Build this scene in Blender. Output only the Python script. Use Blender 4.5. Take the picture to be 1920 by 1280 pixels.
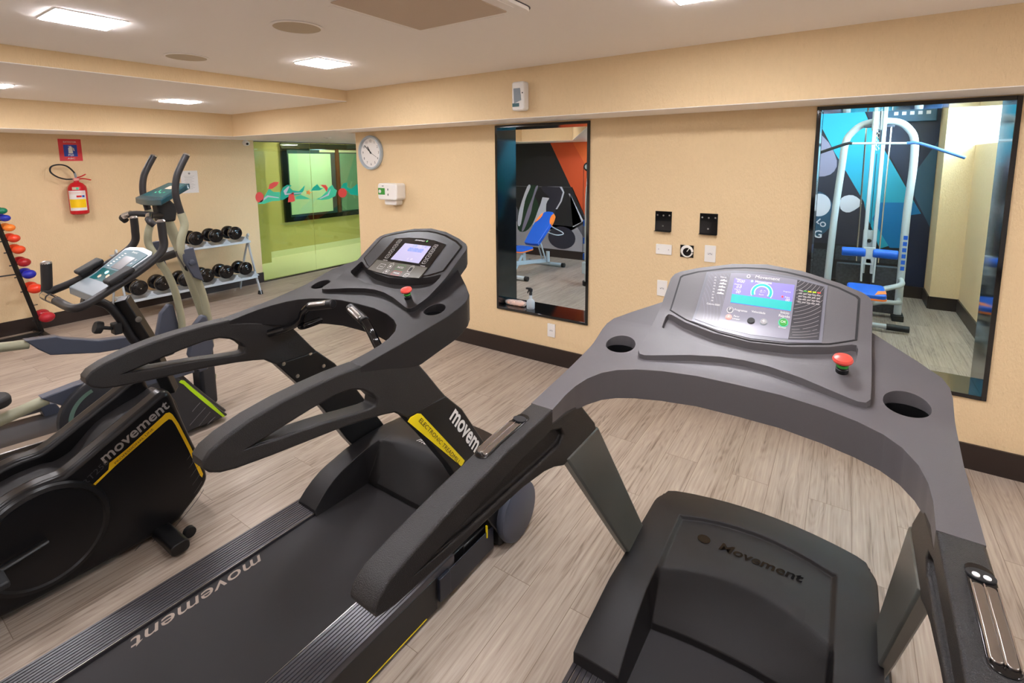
import bpy, bmesh, math, random
from mathutils import Vector, Matrix
random.seed(7)
S = bpy.context.scene
COL = S.collection
for o in list(bpy.data.objects): bpy.data.objects.remove(o)

# ---------------------------------------------------------------- camera, exposure
cd = bpy.data.cameras.new('camera'); cam = bpy.data.objects.new('camera', cd); COL.objects.link(cam)
cam.location = (6.893, -3.520, 1.7)
cam.rotation_euler = (1.4410206, 0.0071465, 0.588898)
cd.sensor_width = 36.0; cd.lens = 931.94 / 1920 * 36
cd.shift_x = -0.0006; cd.shift_y = -0.1126
cd.clip_start = 0.02; cd.clip_end = 60
S.camera = cam
S.view_settings.view_transform = 'Standard'; S.view_settings.look = 'None'
S.view_settings.exposure = 1.12; S.view_settings.gamma = 1.0; S.view_settings.use_curve_mapping = False
W = bpy.data.worlds.new('world'); S.world = W; W.use_nodes = True
W.node_tree.nodes['Background'].inputs[0].default_value = (0.75, 0.85, 1.0, 1)
W.node_tree.nodes['Background'].inputs[1].default_value = 0.35
PANEL = 48.0        # ceiling panels of the treadmill room
PANEL_COOL = 14.0   # panels of the weights room
SKYWIN = 22.0       # daylight window of the weights room

# ---------------------------------------------------------------- materials
def lin(c):
    return tuple(((x/255)/12.92 if x/255 <= 0.04045 else ((x/255+0.055)/1.055)**2.4) for x in c) + (1,)
MATS = {}
def mat(name, rgb, rough=0.5, metal=0.0, bump=None, emit=0, trans=0, ior=1.45, spec=0.5, coat=0, alpha=1, vary=0):
    m = bpy.data.materials.new(name); m.use_nodes = True; MATS[name] = m
    nt = m.node_tree; p = nt.nodes['Principled BSDF']
    p.inputs['Base Color'].default_value = lin(rgb); p.inputs['Roughness'].default_value = rough
    p.inputs['Metallic'].default_value = metal; p.inputs['IOR'].default_value = ior
    p.inputs['Specular IOR Level'].default_value = spec; p.inputs['Coat Weight'].default_value = coat
    p.inputs['Transmission Weight'].default_value = trans; p.inputs['Alpha'].default_value = alpha
    if emit:
        p.inputs['Emission Color'].default_value = lin(rgb); p.inputs['Emission Strength'].default_value = emit
    if bump or vary:
        tc = nt.nodes.new('ShaderNodeTexCoord'); mp = nt.nodes.new('ShaderNodeMapping')
        nt.links.new(tc.outputs['Object'], mp.inputs[0])
        nz = nt.nodes.new('ShaderNodeTexNoise'); nt.links.new(mp.outputs[0], nz.inputs['Vector'])
        nz.inputs['Detail'].default_value = 4
        if bump:
            sc, st = bump[0], bump[1]; mp.inputs['Scale'].default_value = bump[2] if len(bump) > 2 else (1, 1, 1)
            nz.inputs['Scale'].default_value = sc
            b = nt.nodes.new('ShaderNodeBump'); b.inputs['Strength'].default_value = st; b.inputs['Distance'].default_value = bump[3] if len(bump) > 3 else 0.002
            nt.links.new(nz.outputs['Fac'], b.inputs['Height']); nt.links.new(b.outputs[0], p.inputs['Normal'])
        if vary:
            hs = nt.nodes.new('ShaderNodeMixRGB'); hs.blend_type = 'MULTIPLY'; hs.inputs[0].default_value = 1
            rp = nt.nodes.new('ShaderNodeMapRange'); rp.inputs['To Min'].default_value = 1-vary; rp.inputs['To Max'].default_value = 1+vary
            n2 = nt.nodes.new('ShaderNodeTexNoise'); n2.inputs['Scale'].default_value = 3 if not bump else bump[0]*0.35
            nt.links.new(mp.outputs[0], n2.inputs['Vector']); nt.links.new(n2.outputs['Fac'], rp.inputs['Value'])
            hs.inputs[1].default_value = lin(rgb); nt.links.new(rp.outputs[0], hs.inputs[2])
            nt.links.new(hs.outputs[0], p.inputs['Base Color'])
    return m
def floor_mat():
    m = bpy.data.materials.new('wood_plank_floor'); m.use_nodes = True; nt = m.node_tree; N = nt.nodes; L = nt.links
    p = N['Principled BSDF']; tc = N.new('ShaderNodeTexCoord')
    mp = N.new('ShaderNodeMapping'); mp.inputs['Rotation'].default_value = (0, 0, math.pi/2); L.new(tc.outputs['Object'], mp.inputs[0])
    br = N.new('ShaderNodeTexBrick'); L.new(mp.outputs[0], br.inputs['Vector'])
    br.offset = 0.37; br.inputs['Scale'].default_value = 1; br.inputs['Brick Width'].default_value = 1.22; br.inputs['Row Height'].default_value = 0.18
    br.inputs['Mortar Size'].default_value = 0.0012; br.inputs['Color1'].default_value = (0.1, 0.1, 0.1, 1); br.inputs['Color2'].default_value = (0.9, 0.9, 0.9, 1)
    br.inputs['Mortar'].default_value = (0, 0, 0, 1)
    ad = N.new('ShaderNodeVectorMath'); ad.operation = 'MULTIPLY_ADD'; L.new(br.outputs['Color'], ad.inputs[0]); ad.inputs[1].default_value = (7, 13, 3); L.new(tc.outputs['Object'], ad.inputs[2])
    m2 = N.new('ShaderNodeMapping'); m2.inputs['Scale'].default_value = (9, 0.9, 1); L.new(ad.outputs[0], m2.inputs[0])
    n1 = N.new('ShaderNodeTexNoise'); n1.inputs['Scale'].default_value = 1.3; n1.inputs['Detail'].default_value = 2; L.new(m2.outputs[0], n1.inputs['Vector'])
    # cathedral grain: rings of a stretched noise
    wv = N.new('ShaderNodeMath'); wv.operation = 'MULTIPLY'; wv.inputs[1].default_value = 95; L.new(n1.outputs['Fac'], wv.inputs[0])
    sn = N.new('ShaderNodeMath'); sn.operation = 'SINE'; L.new(wv.outputs[0], sn.inputs[0])
    m3 = N.new('ShaderNodeMapping'); m3.inputs['Scale'].default_value = (85, 1.8, 1); L.new(ad.outputs[0], m3.inputs[0])
    n2 = N.new('ShaderNodeTexNoise'); n2.inputs['Scale'].default_value = 1; n2.inputs['Detail'].default_value = 5; n2.inputs['Roughness'].default_value = 0.65; L.new(m3.outputs[0], n2.inputs['Vector'])
    m4 = N.new('ShaderNodeMapping'); m4.inputs['Scale'].default_value = (5, 1.2, 1); L.new(ad.outputs[0], m4.inputs[0])
    n3 = N.new('ShaderNodeTexNoise'); n3.inputs['Scale'].default_value = 1; n3.inputs['Detail'].default_value = 3; L.new(m4.outputs[0], n3.inputs['Vector'])
    a1 = N.new('ShaderNodeMath'); a1.operation = 'MULTIPLY_ADD'; L.new(sn.outputs[0], a1.inputs[0]); a1.inputs[1].default_value = 0.045; L.new(n2.outputs['Fac'], a1.inputs[2])
    a2 = N.new('ShaderNodeMath'); a2.operation = 'MULTIPLY_ADD'; L.new(n3.outputs['Fac'], a2.inputs[0]); a2.inputs[1].default_value = 0.48; L.new(a1.outputs[0], a2.inputs[2])
    cr = N.new('ShaderNodeValToRGB'); L.new(a2.outputs[0], cr.inputs[0])
    e = cr.color_ramp.elements; e[0].position = 0.50; e[0].color = lin((116, 102, 90)); e[1].position = 0.98; e[1].color = lin((180, 166, 152))
    k = cr.color_ramp.elements.new(0.68); k.color = lin((158, 143, 129))
    mx = N.new('ShaderNodeMixRGB'); mx.blend_type = 'MULTIPLY'; mx.inputs[0].default_value = 1; L.new(cr.outputs[0], mx.inputs[1])
    rg = N.new('ShaderNodeMapRange'); L.new(br.outputs['Color'], rg.inputs['Value']); rg.inputs['To Min'].default_value = 0.93; rg.inputs['To Max'].default_value = 1.04
    L.new(rg.outputs[0], mx.inputs[2])
    mo = N.new('ShaderNodeMixRGB'); L.new(br.outputs['Fac'], mo.inputs[0]); L.new(mx.outputs[0], mo.inputs[1]); mo.inputs[2].default_value = lin((120, 104, 90))
    L.new(mo.outputs[0], p.inputs['Base Color'])
    p.inputs['Roughness'].default_value = 0.42; p.inputs['Specular IOR Level'].default_value = 0.35
    bp = N.new('ShaderNodeBump'); bp.inputs['Strength'].default_value = 0.25; bp.inputs['Distance'].default_value = 0.001
    L.new(n2.outputs['Fac'], bp.inputs['Height']); L.new(bp.outputs[0], p.inputs['Normal'])
    return m
mat('wall_paper', (228, 201, 158), 0.85, bump=(130, 1.0, (1, 1, 0.35), 0.0045), vary=0.03)
mat('ceiling_paint', (250, 244, 238), 0.9)
mat('skirting', (44, 34, 30), 0.35)
mat('granite', (12, 13, 15), 0.06, spec=0.9, vary=0.4, bump=(300, 0.02))
floor_mat_ = floor_mat(); MATS['floor'] = floor_mat_
mat('dark_plastic', (24, 22, 23), 0.42, spec=0.4, bump=(900, 0.35), vary=0.08)
mat('pad_plastic', (26, 24, 24), 0.36, spec=0.5, bump=(620, 0.8), vary=0.1)
mat('black_plastic', (15, 15, 16), 0.35, bump=(900, 0.2))
mat('grey_plastic', (84, 81, 83), 0.40, spec=0.65, bump=(900, 0.25), vary=0.05)
mat('grey_plastic_light', (150, 146, 148), 0.35, bump=(900, 0.15))
mat('grey_dark', (66, 64, 67), 0.4)
mat('black_gloss', (12, 12, 14), 0.12, coat=0.3)
mat('belt', (32, 30, 32), 0.55, bump=(1400, 0.5), vary=0.15)
mat('post_grey', (84, 86, 82), 0.38, vary=0.06)
mat('ridge_dark', (74, 72, 76), 0.3, metal=0.4)
mat('chrome', (210, 208, 205), 0.12, metal=1)
mat('brushed', (170, 165, 160), 0.28, metal=1)
mat('white_print', (225, 222, 218), 0.5)
mat('grey_print', (150, 146, 144), 0.5)
mat('belt_print', (150, 136, 124), 0.6)
mat('dark_print', (30, 30, 30), 0.5)
mat('yellow', (226, 200, 20), 0.4)
mat('amber', (222, 178, 22), 0.4)
mat('lime', (178, 220, 20), 0.4)
mat('red_button', (222, 78, 66), 0.35)
mat('green_button', (60, 150, 60), 0.35)
mat('pink_button', (216, 150, 140), 0.4)
mat('white_plastic', (235, 232, 226), 0.35)
mat('white_paint', (178, 188, 194), 0.3)
mat('blue_vinyl', (24, 92, 200), 0.35, bump=(300, 0.2))
mat('orange_vinyl', (240, 130, 50), 0.4)
mat('rubber', (24, 24, 25), 0.6)
mat('teal_plastic', (28, 62, 70), 0.3)
mat('teal_face', (14, 84, 88), 0.3)
mat('silver_plastic', (128, 138, 144), 0.3)
mat('lcd', (112, 112, 116), 0.25)
mat('sage_paint', (150, 148, 124), 0.35)
mat('slate_plastic', (66, 70, 82), 0.4)
mat('charcoal_shroud', (42, 42, 45), 0.4, bump=(500, 0.2))
mat('foam_grip', (32, 29, 29), 0.5)
mat('paper', (228, 224, 220), 0.8)
mat('screw', (190, 186, 178), 0.3, metal=1)
mat('screen_purple', (104, 96, 226), 0.4, emit=0.55)
mat('screen_teal', (14, 140, 134), 0.4, emit=0.5)
mat('screen_cyan', (150, 235, 240), 0.4, emit=0.9)
mat('screen_lilac', (150, 146, 176), 0.3, emit=0.35)
mat('screen_blue', (60, 90, 235), 0.4, emit=1.0)
mat('lamp', (251, 249, 255), 0.5, emit=PANEL)
mat('lamp_cool', (190, 226, 255), 0.5, emit=PANEL_COOL)
mat('sky_pane', (196, 232, 255), 0.5, emit=SKYWIN)
mat('grille', (206, 186, 166), 0.7, bump=(220, 0.6))
mat('speaker_cloth', (200, 184, 160), 0.8)

# ---------------------------------------------------------------- mesh helpers
class MB:
    def __init__(s): s.v = []; s.f = []
    def add(s, vs, fs):
        n = len(s.v); s.v += [tuple(x) for x in vs]; s.f += [tuple(i+n for i in f) for f in fs]; return s
    def box(s, c, d, R=None):
        vs = []
        for z in (-.5, .5):
            for y in (-.5, .5):
                for x in (-.5, .5):
                    p = Vector((x*d[0], y*d[1], z*d[2]))
                    if R: p = R @ p
                    vs.append(p+Vector(c))
        return s.add(vs, [(0, 2, 3, 1), (4, 5, 7, 6), (0, 1, 5, 4), (2, 6, 7, 3), (0, 4, 6, 2), (1, 3, 7, 5)])
    def bb(s, x0, x1, y0, y1, z0, z1): return s.box(((x0+x1)/2, (y0+y1)/2, (z0+z1)/2), (abs(x1-x0), abs(y1-y0), abs(z1-z0)))
    def prism(s, poly, ax, lo, hi):
        f = {'x': lambda p, t: (t, p[0], p[1]), 'y': lambda p, t: (p[0], t, p[1]), 'z': lambda p, t: (p[0], p[1], t)}[ax]
        n = len(poly); vs = [f(p, lo) for p in poly]+[f(p, hi) for p in poly]
        fs = [tuple(range(n-1, -1, -1)), tuple(range(n, 2*n))]+[(i, (i+1) % n, n+(i+1) % n, n+i) for i in range(n)]
        return s.add(vs, fs)
    def tube(s, path, r, n=12, sub=6, caps=True, flat=None, rs=None):
        P = [Vector(p) for p in path]
        if rs is None: rs = [r]*len(P)
        if sub and len(P) > 2:
            Q = []; RR = []
            for i in range(len(P)-1):
                a = P[i-1] if i else P[0]*2-P[1]; b = P[i]; c = P[i+1]; d = P[i+2] if i+2 < len(P) else P[-1]*2-P[-2]
                for k in range(sub):
                    t = k/sub
                    Q.append(0.5*((2*b)+(c-a)*t+(2*a-5*b+4*c-d)*t*t+(3*b-a-3*c+d)*t**3)); RR.append(rs[i]*(1-t)+rs[i+1]*t)
            Q.append(P[-1]); RR.append(rs[-1]); P = Q; rs = RR
        up = Vector((0, 0, 1)); T0 = (P[1]-P[0]).normalized()
        if abs(T0.dot(up)) > .9: up = Vector((1, 0, 0))
        X = T0.cross(up).normalized(); vs = []; fs = []
        for i, p in enumerate(P):
            T = (P[min(i+1, len(P)-1)]-P[max(i-1, 0)]).normalized(); X = (X-T*X.dot(T)).normalized(); Y = T.cross(X)
            for k in range(n):
                a = 2*math.pi*k/n; fx = flat[0] if flat else 1; fy = flat[1] if flat else 1
                vs.append(p+(X*math.cos(a)*fx+Y*math.sin(a)*fy)*rs[i])
        for i in range(len(P)-1):
            for k in range(n): fs.append((i*n+k, i*n+(k+1) % n, (i+1)*n+(k+1) % n, (i+1)*n+k))
        if caps: fs += [tuple(range(n-1, -1, -1)), tuple((len(P)-1)*n+k for k in range(n))]
        return s.add(vs, fs)
    def lathe(s, prof, n=28, M=None, ring=False):
        if ring: prof = list(prof)+[prof[0]]
        vs = []; fs = []; m = len(prof)
        for k in range(n):
            a = 2*math.pi*k/n
            for r, z in prof:
                p = Vector((r*math.cos(a), r*math.sin(a), z)); vs.append(M @ p if M else p)
        for k in range(n):
            for i in range(m-1): fs.append((k*m+i, ((k+1) % n)*m+i, ((k+1) % n)*m+i+1, k*m+i+1))
        if not ring and prof[0][0] > 1e-5: fs.append(tuple(k*m for k in range(n-1, -1, -1)))
        if not ring and prof[-1][0] > 1e-5: fs.append(tuple(k*m+m-1 for k in range(n)))
        return s.add(vs, fs)
    def sphere(s, c, r, n=20, sc=(1, 1, 1)):
        pr = [(r*math.sin(math.pi*i/n), -r*math.cos(math.pi*i/n)) for i in range(n+1)]
        pr[0] = (0, -r); pr[-1] = (0, r)
        M = Matrix.Translation(c) @ Matrix.Diagonal((*sc, 1)); return s.lathe(pr, n*2 if n < 12 else n+8, M)
    def ob(s, name, m, parent=None, bevel=0, seg=2, angle=35, smooth=True, kind=None, fix=True):
        me = bpy.data.meshes.new(name); me.from_pydata(s.v, [], s.f); me.update()
        bm = bmesh.new(); bm.from_mesh(me)
        bmesh.ops.remove_doubles(bm, verts=bm.verts, dist=1e-6)
        if fix: bmesh.ops.recalc_face_normals(bm, faces=bm.faces)
        bm.to_mesh(me); bm.free()
        me.materials.append(MATS[m] if isinstance(m, str) else m)
        o = bpy.data.objects.new(name, me); COL.objects.link(o)
        if parent: o.parent = parent
        if kind: o['kind'] = kind
        if bevel:
            b = o.modifiers.new('bevel', 'BEVEL'); b.width = bevel; b.segments = seg; b.limit_method = 'ANGLE'; b.angle_limit = math.radians(angle)
            b.harden_normals = False
        if smooth:
            me.polygons.foreach_set('use_smooth', [True]*len(me.polygons)); me.set_sharp_from_angle(angle=math.radians(angle if angle > 30 else 35))
        return o
def thing(name, label, cat, loc=(0, 0, 0), rz=0, group=None):
    o = bpy.data.objects.new(name, None); COL.objects.link(o); o.location = loc; o.rotation_euler = (0, 0, rz); o.empty_display_size = 0.05
    o['label'] = label; o['category'] = cat
    if group: o['group'] = group
    return o
def tag(o, label, cat, group=None, kind=None):
    o['label'] = label; o['category'] = cat
    if group: o['group'] = group
    if kind: o['kind'] = kind
    return o
def lab(o, s): o['label'] = s; return o
def dup(root, loc, label, rz=None):
    r = root.copy(); COL.objects.link(r); r.location = loc; r['label'] = label
    if rz is not None: r.rotation_euler = (0, 0, rz)
    for ch in list(root.children):
        c = ch.copy(); COL.objects.link(c); c.parent = r
        for g in list(ch.children):
            d = g.copy(); COL.objects.link(d); d.parent = c
    return r
def cut(o, cutters):
    """boolean difference, baked"""
    tmp = []
    for i, mb in enumerate(cutters):
        c = mb.ob('tmp', 'rubber', None, smooth=False); tmp.append(c)
        c.matrix_world = Matrix()
        m = o.modifiers.new('b%d' % i, 'BOOLEAN'); m.object = c; m.operation = 'DIFFERENCE'; m.solver = 'EXACT'
    par = o.parent; o.parent = None
    bv = [m for m in o.modifiers if m.type == 'BEVEL']
    st = [(b.width, b.segments, b.angle_limit) for b in bv]
    for b in bv: o.modifiers.remove(b)
    bpy.context.view_layer.update()
    dg = bpy.context.evaluated_depsgraph_get()
    me = bpy.data.meshes.new_from_object(o.evaluated_get(dg)); old = o.data; o.modifiers.clear(); o.data = me
    for c in tmp: bpy.data.objects.remove(c)
    for w, s_, a in st:
        b = o.modifiers.new('bevel', 'BEVEL'); b.width = w; b.segments = s_; b.limit_method = 'ANGLE'; b.angle_limit = a
    o.parent = par
    me.polygons.foreach_set('use_smooth', [True]*len(me.polygons)); me.set_sharp_from_angle(angle=math.radians(35))
    return o
def lerp_tab(tab):
    def f(b):
        if b <= tab[0][0]: i = 0
        elif b >= tab[-1][0]: i = len(tab)-2
        else: i = max(k for k in range(len(tab)-1) if tab[k][0] <= b)
        (x0, y0), (x1, y1) = tab[i], tab[i+1]; return y0+(b-x0)*(y1-y0)/(x1-x0)
    return f
def smoothf(f, w=0.02): return lambda b: (f(b-w)+2*f(b)+f(b+w))/4
def crsm(pts, n=5, closed=True):
    out = []; N = len(pts)
    for i in range(N if closed else N-1):
        g = (lambda k: Vector(pts[k % N])) if closed else (lambda k: Vector(pts[max(0, min(N-1, k))]))
        a, b, c, d = g(i-1), g(i), g(i+1), g(i+2)
        for k in range(n):
            t = k/n; out.append(tuple(0.5*((2*b)+(c-a)*t+(2*a-5*b+4*c-d)*t*t+(3*b-a-3*c+d)*t**3)))
    if not closed: out.append(tuple(pts[-1]))
    return out
def slab(name, outline, top, bot, m, parent, bevel=0.004, step=0.02, seg=2):
    """plate with plan outline (x, y), upper surface top(y), lower surface bot(y)"""
    bm = bmesh.new(); vs = [bm.verts.new((p[0], p[1], 0)) for p in outline]; f = bm.faces.new(vs)
    if f.normal.z < 0: f.normal_flip()
    y0 = min(p[1] for p in outline); y1 = max(p[1] for p in outline); k = math.floor(y0/step)*step
    while k < y1:
        if k > y0+1e-4: bmesh.ops.bisect_plane(bm, geom=bm.verts[:]+bm.edges[:]+bm.faces[:], plane_co=(0, k, 0), plane_no=(0, 1, 0), dist=1e-6)
        k += step
    bm.normal_update()
    for f in bm.faces:
        if f.normal.z < 0: f.normal_flip()
    r = bmesh.ops.extrude_face_region(bm, geom=bm.faces[:]); tv = {v for v in r['geom'] if isinstance(v, bmesh.types.BMVert)}
    for v in bm.verts: v.co.z = top(v.co.y) if v in tv else bot(v.co.y)
    bmesh.ops.recalc_face_normals(bm, faces=bm.faces)
    me = bpy.data.meshes.new(name); bm.to_mesh(me); bm.free(); me.materials.append(MATS[m])
    o = bpy.data.objects.new(name, me); COL.objects.link(o); o.parent = parent
    if bevel:
        b = o.modifiers.new('bevel', 'BEVEL'); b.width = bevel; b.segments = seg; b.limit_method = 'ANGLE'; b.angle_limit = math.radians(45)
    me.polygons.foreach_set('use_smooth', [True]*len(me.polygons)); me.set_sharp_from_angle(angle=math.radians(40))
    return o
def plate(name, outline, h, m, parent, eps=0.001, th=0.0012, bevel=0):
    return slab(name, outline, lambda b: h(b)+eps+th/2, lambda b: h(b)+eps-th/2, m, parent, bevel=bevel)
def rrect(cx, cy, w, h, r=0.003, n=3, sk=0):
    out = []
    for qx, qy, a0 in ((1, 1, 0), (-1, 1, 90), (-1, -1, 180), (1, -1, 270)):
        for k in range(n+1):
            a = math.radians(a0+90*k/n); x = qx*(w/2-r)+r*math.cos(a); y = qy*(h/2-r)+r*math.sin(a); out.append((cx+x+sk*y, cy+y))
    return out
def circ(cx, cy, r, n=24, ry=None): return [(cx+r*math.cos(2*math.pi*k/n), cy+(ry or r)*math.sin(2*math.pi*k/n)) for k in range(n)]
TXT = {}
def text_geo(s, size, shear=0, align='CENTER', xs=1.0, sp=1.0, bold=0):
    key = (s, size, shear, align, xs, sp, bold)
    if key in TXT: return TXT[key]
    c = bpy.data.curves.new('t', 'FONT'); c.body = s; c.size = size; c.shear = shear; c.align_x = align; c.align_y = 'CENTER'; c.space_character = sp
    c.resolution_u = 3; c.offset = bold
    o = bpy.data.objects.new('t', c); COL.objects.link(o); bpy.context.view_layer.update()
    me = bpy.data.meshes.new_from_object(o.evaluated_get(bpy.context.evaluated_depsgraph_get()))
    vs = [(v.co.x*xs, v.co.y) for v in me.vertices]; fs = [tuple(p.vertices) for p in me.polygons]
    bpy.data.objects.remove(o); bpy.data.meshes.remove(me); TXT[key] = (vs, fs); return vs, fs
def text(name, s, size, fn, m, parent, **k):
    vs, fs = text_geo(s, size, **k); mb = MB(); mb.add([fn(x, y) for x, y in vs], fs)
    return mb.ob(name, m, parent, smooth=False, fix=False)
def onsurf(cx, cy, h, ang=0, eps=0.003, sk=0):
    ca, sa = math.cos(ang), math.sin(ang)
    def f(x, y):
        x += sk*y; a = cx+x*ca-y*sa; b = cy+x*sa+y*ca; return (a, b, h(b)+eps)
    return f
def onx(x0, p0, d, eps=0.0, sgn=1):
    """map text to a plane x = x0; d = reading direction in (y, z); up is +90 deg for +x facing"""
    l = math.hypot(*d); dy, dz = d[0]/l, d[1]/l
    return lambda x, y: (x0+eps, p0[0]+x*dy-y*dz*sgn, p0[1]+x*dz+y*dy*sgn)

# ================================================================ THE ROOM
def st(o): o['kind'] = 'structure'; return o
def bb(name, x0, x1, y0, y1, z0, z1, m, parent=None, bevel=0):
    o = MB().bb(x0, x1, y0, y1, z0, z1).ob(name, m, parent, smooth=bevel > 0, bevel=bevel)
    return o
XR, YB, ZT = 9.6, -6.2, 2.75
st(bb('floor', -0.02, XR+.1, YB-.1, 4.4, -0.1, 0, 'floor'))
st(bb('wall_left', -0.12, 0, YB, 0.3046, 0, 2.3, 'wall_paper'))
st(bb('wall_back', -0.1, XR+.1, YB-.1, YB, 0, ZT, 'ceiling_paint'))  # unseen wall, made white to bounce more light onto the ceiling
st(bb('wall_right', XR, XR+.1, YB, 0.0, 0, ZT, 'ceiling_paint'))  # also out of view and white for the extra bounce light
TH = 0.27
wf = MB()
for x0, x1, z0, z1 in ((2.542, 4.367, 0, ZT), (5.255, 6.724, 0, ZT), (7.599, XR+.1, 0, ZT), (4.367, 5.255, 0, .396), (4.367, 5.255, 2.002, ZT), (6.724, 7.599, 0, .402), (6.724, 7.599, 2.007, ZT)):
    wf.bb(x0, x1, 0, TH, z0, z1)
st(wf.ob('wall_front', 'wall_paper', smooth=False))
# beams and ceilings
st(bb('ceiling', 2.9026, XR+.1, YB, -0.372, 2.3733, 2.6, 'ceiling_paint'))
lowc = st(bb('ceiling_lower', 0.789, 2.9026, YB, -0.372, 2.2766, 2.6, 'wall_paper'))
bb('ceiling_lower_underside', 0.789, 2.9020, YB, -0.372, 2.2726, 2.2766, 'ceiling_paint', lowc)
bf = st(bb('wall_beam_front', -0.1, XR+.1, -0.372, 0.0, 2.0178, 2.6, 'wall_paper'))
bb('beam_underside', -0.1, XR+.1, -0.3715, 0.0, 2.0138, 2.0178, 'ceiling_paint', bf)
bl = st(bb('wall_beam_left', -0.1, 0.789, YB, -0.372, 2.0178, 2.6, 'wall_paper'))
bb('beam_underside', -0.1, 0.7885, YB, -0.372, 2.0138, 2.0178, 'ceiling_paint', bl)
# skirting boards
def base(name, pts, h=.1426, t=.014, side=1):
    mb = MB()
    for (x0, y0), (x1, y1) in zip(pts, pts[1:]):
        d = Vector((x1-x0, y1-y0, 0)); n = Vector((-d.y, d.x, 0)).normalized()*side*t; e = d.normalized()*0
        mb.prism([(x0, y0), (x1, y1), (x1+n.x, y1+n.y), (x0+n.x, y0+n.y)], 'z', 0, h)
    return st(mb.ob(name, 'skirting', smooth=False))
base('baseboard_left', [(0, YB), (0, .31)], side=-1)
base('baseboard_front', [(2.542, 0), (XR, 0)], side=-1)
base('baseboard_right', [(XR, YB), (XR, 0)], side=1)
base('baseboard_back', [(0, YB), (XR, YB)], side=1)
base('baseboard_corridor', [(2.542, 0), (2.542, TH)], side=1)
# polished granite frames of the two openings
def frame(name, x0, x1, z0, z1):
    mb = MB(); a, b = -.012, TH+.012; t = .022
    mb.bb(x0, x0+t, a, b, z0, z1); mb.bb(x1-t, x1, a, b, z0, z1); mb.bb(x0+t, x1-t, a, b, z1-t, z1); mb.bb(x0+t, x1-t, a, b, z0, z0+t)
    return st(mb.ob(name, 'granite', bevel=.0015, seg=1))
frame('window_1', 4.367, 5.255, .396, 2.002)
frame('window_2', 6.724, 7.599, .402, 2.007)

# ---- weights room behind the openings
low = [(-.1, 3.48), (3.33, 3.48), (4.91, .7), (5.2, .27), (6.2, .27), (6.2, 4.2), (-.1, 4.2)]
so = st(MB().prism(low, 'z', 2.018, 2.8).ob('ceiling_soffit', 'wall_paper', smooth=False))
MB().prism(low, 'z', 2.0138, 2.018).ob('soffit_underside', 'ceiling_paint', so, smooth=False)
so2 = st(bb('ceiling_corridor', -.1, 2.4, 0, 3.48, 2.0178, 2.8, 'wall_paper'))
bb('soffit_underside', -.1, 2.4, 0, 3.48, 2.0138, 2.0178, 'ceiling_paint', so2)
st(bb('ceiling_weights_room', 2.3, 8.1, .27, 4.2, 2.5, 2.8, 'ceiling_paint'))
st(bb('wall_far', -.1, 7.77, 4.15, 4.3, 0, 2.6, 'wall_paper'))
pr = MB(); pr.bb(7.77, 8.4, 3.69, 4.3, 0, 2.6); st(pr.ob('wall_pillar', 'wall_paper', smooth=False))
st(bb('wall_ledge', 8.02, 8.14, .27, 3.69, 0, 1.84, 'wall_paper'))
st(bb('wall_light_well', 8.4, 9.3, 3.69, 3.8, 1.7, 3.1, 'white_plastic'))
st(bb('floor_light_well', 8.14, 9.2, .27, 3.69, 1.7, 1.74, 'white_plastic'))
st(bb('ceiling_light_well', 8.02, 9.3, .27, 3.8, 2.9, 3.0, 'white_plastic'))
st(bb('wall_light_well_header', 8.02, 8.12, .27, 3.69, 2.45, 2.95, 'white_plastic'))
wn = st(bb('window_3', 9.2, 9.28, .27, 3.8, 1.74, 2.9, 'white_plastic'))
bb('pane', 9.19, 9.2, .5, 3.6, 1.80, 2.84, 'sky_pane', wn)
base('baseboard_far', [(-.1, 4.15), (7.77, 4.15), (7.77, 3.69), (8.02, 3.69), (8.02, .27)], side=-1)

# mural on the far wall: painted shapes as thin prints on one panel
mat('m_black', (28, 25, 27), .6); mat('m_orange', (206, 78, 34), .6); mat('m_orange2', (222, 96, 40), .6); mat('m_green', (28, 54, 34), .6)
mat('m_grey', (150, 144, 148), .6, vary=.25, bump=(6, .01)); mat('m_light', (196, 194, 202), .6); mat('m_cyan', (36, 150, 176), .5); mat('m_blue', (0, 104, 160), .5)
mat('m_navy', (22, 30, 56), .5); mat('m_slate', (44, 78, 100), .5); mat('m_dkslate', (40, 38, 50), .6); mat('m_mid', (92, 88, 94), .6)
mat('m_purple', (130, 122, 140), .6); mat('m_speck', (52, 54, 60), .5, vary=.9, bump=(120, .3))
mu = thing('wall_mural', 'large printed wall mural of black, orange and blue diagonals with training photos ', 'mural', (4.8, 4.15, 0))
def mp(name, poly, m, lay=1):
    d = .003+.0016*lay
    return MB().prism([(x-4.8, z) for x, z in poly], 'y', -d, -.0005 if lay == 0 else -d+.0014).ob(name, m, mu, smooth=False)
mp('mural_panel', [(1.2, .143), (7.765, .143), (7.765, 2.42), (6.2, 2.42), (6.2, 2.013), (1.2, 2.013)], 'm_black', 0)
mp('orange_triangle', [(2.565, 2.012), (3.27, .70), (4.5, .143), (4.9, .143), (4.9, 2.012)], 'm_orange', 1)
mp('orange_triangle', [(3.0, 2.012), (3.32, 1.5), (3.6, 1.2), (4.2, 2.012)], 'm_orange2', 2)
mp('photo_floor', [(1.3, 1.245), (3.0, 1.255), (3.30, .66), (3.52, .143), (1.3, .143)], 'm_mid', 1)
mp('photo_dark', [(1.3, 1.24), (2.3, 1.24), (2.99, 1.25), (3.27, .66), (2.9, .45), (2.5, .50), (2.35, .85), (2.2, .95), (1.95, .70), (1.8, .95), (1.3, .8)], 'm_black', 2)
mp('photo_grey', [(1.3, .60), (3.10, .57), (3.40, .143), (1.3, .143)], 'm_grey', 2)
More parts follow.
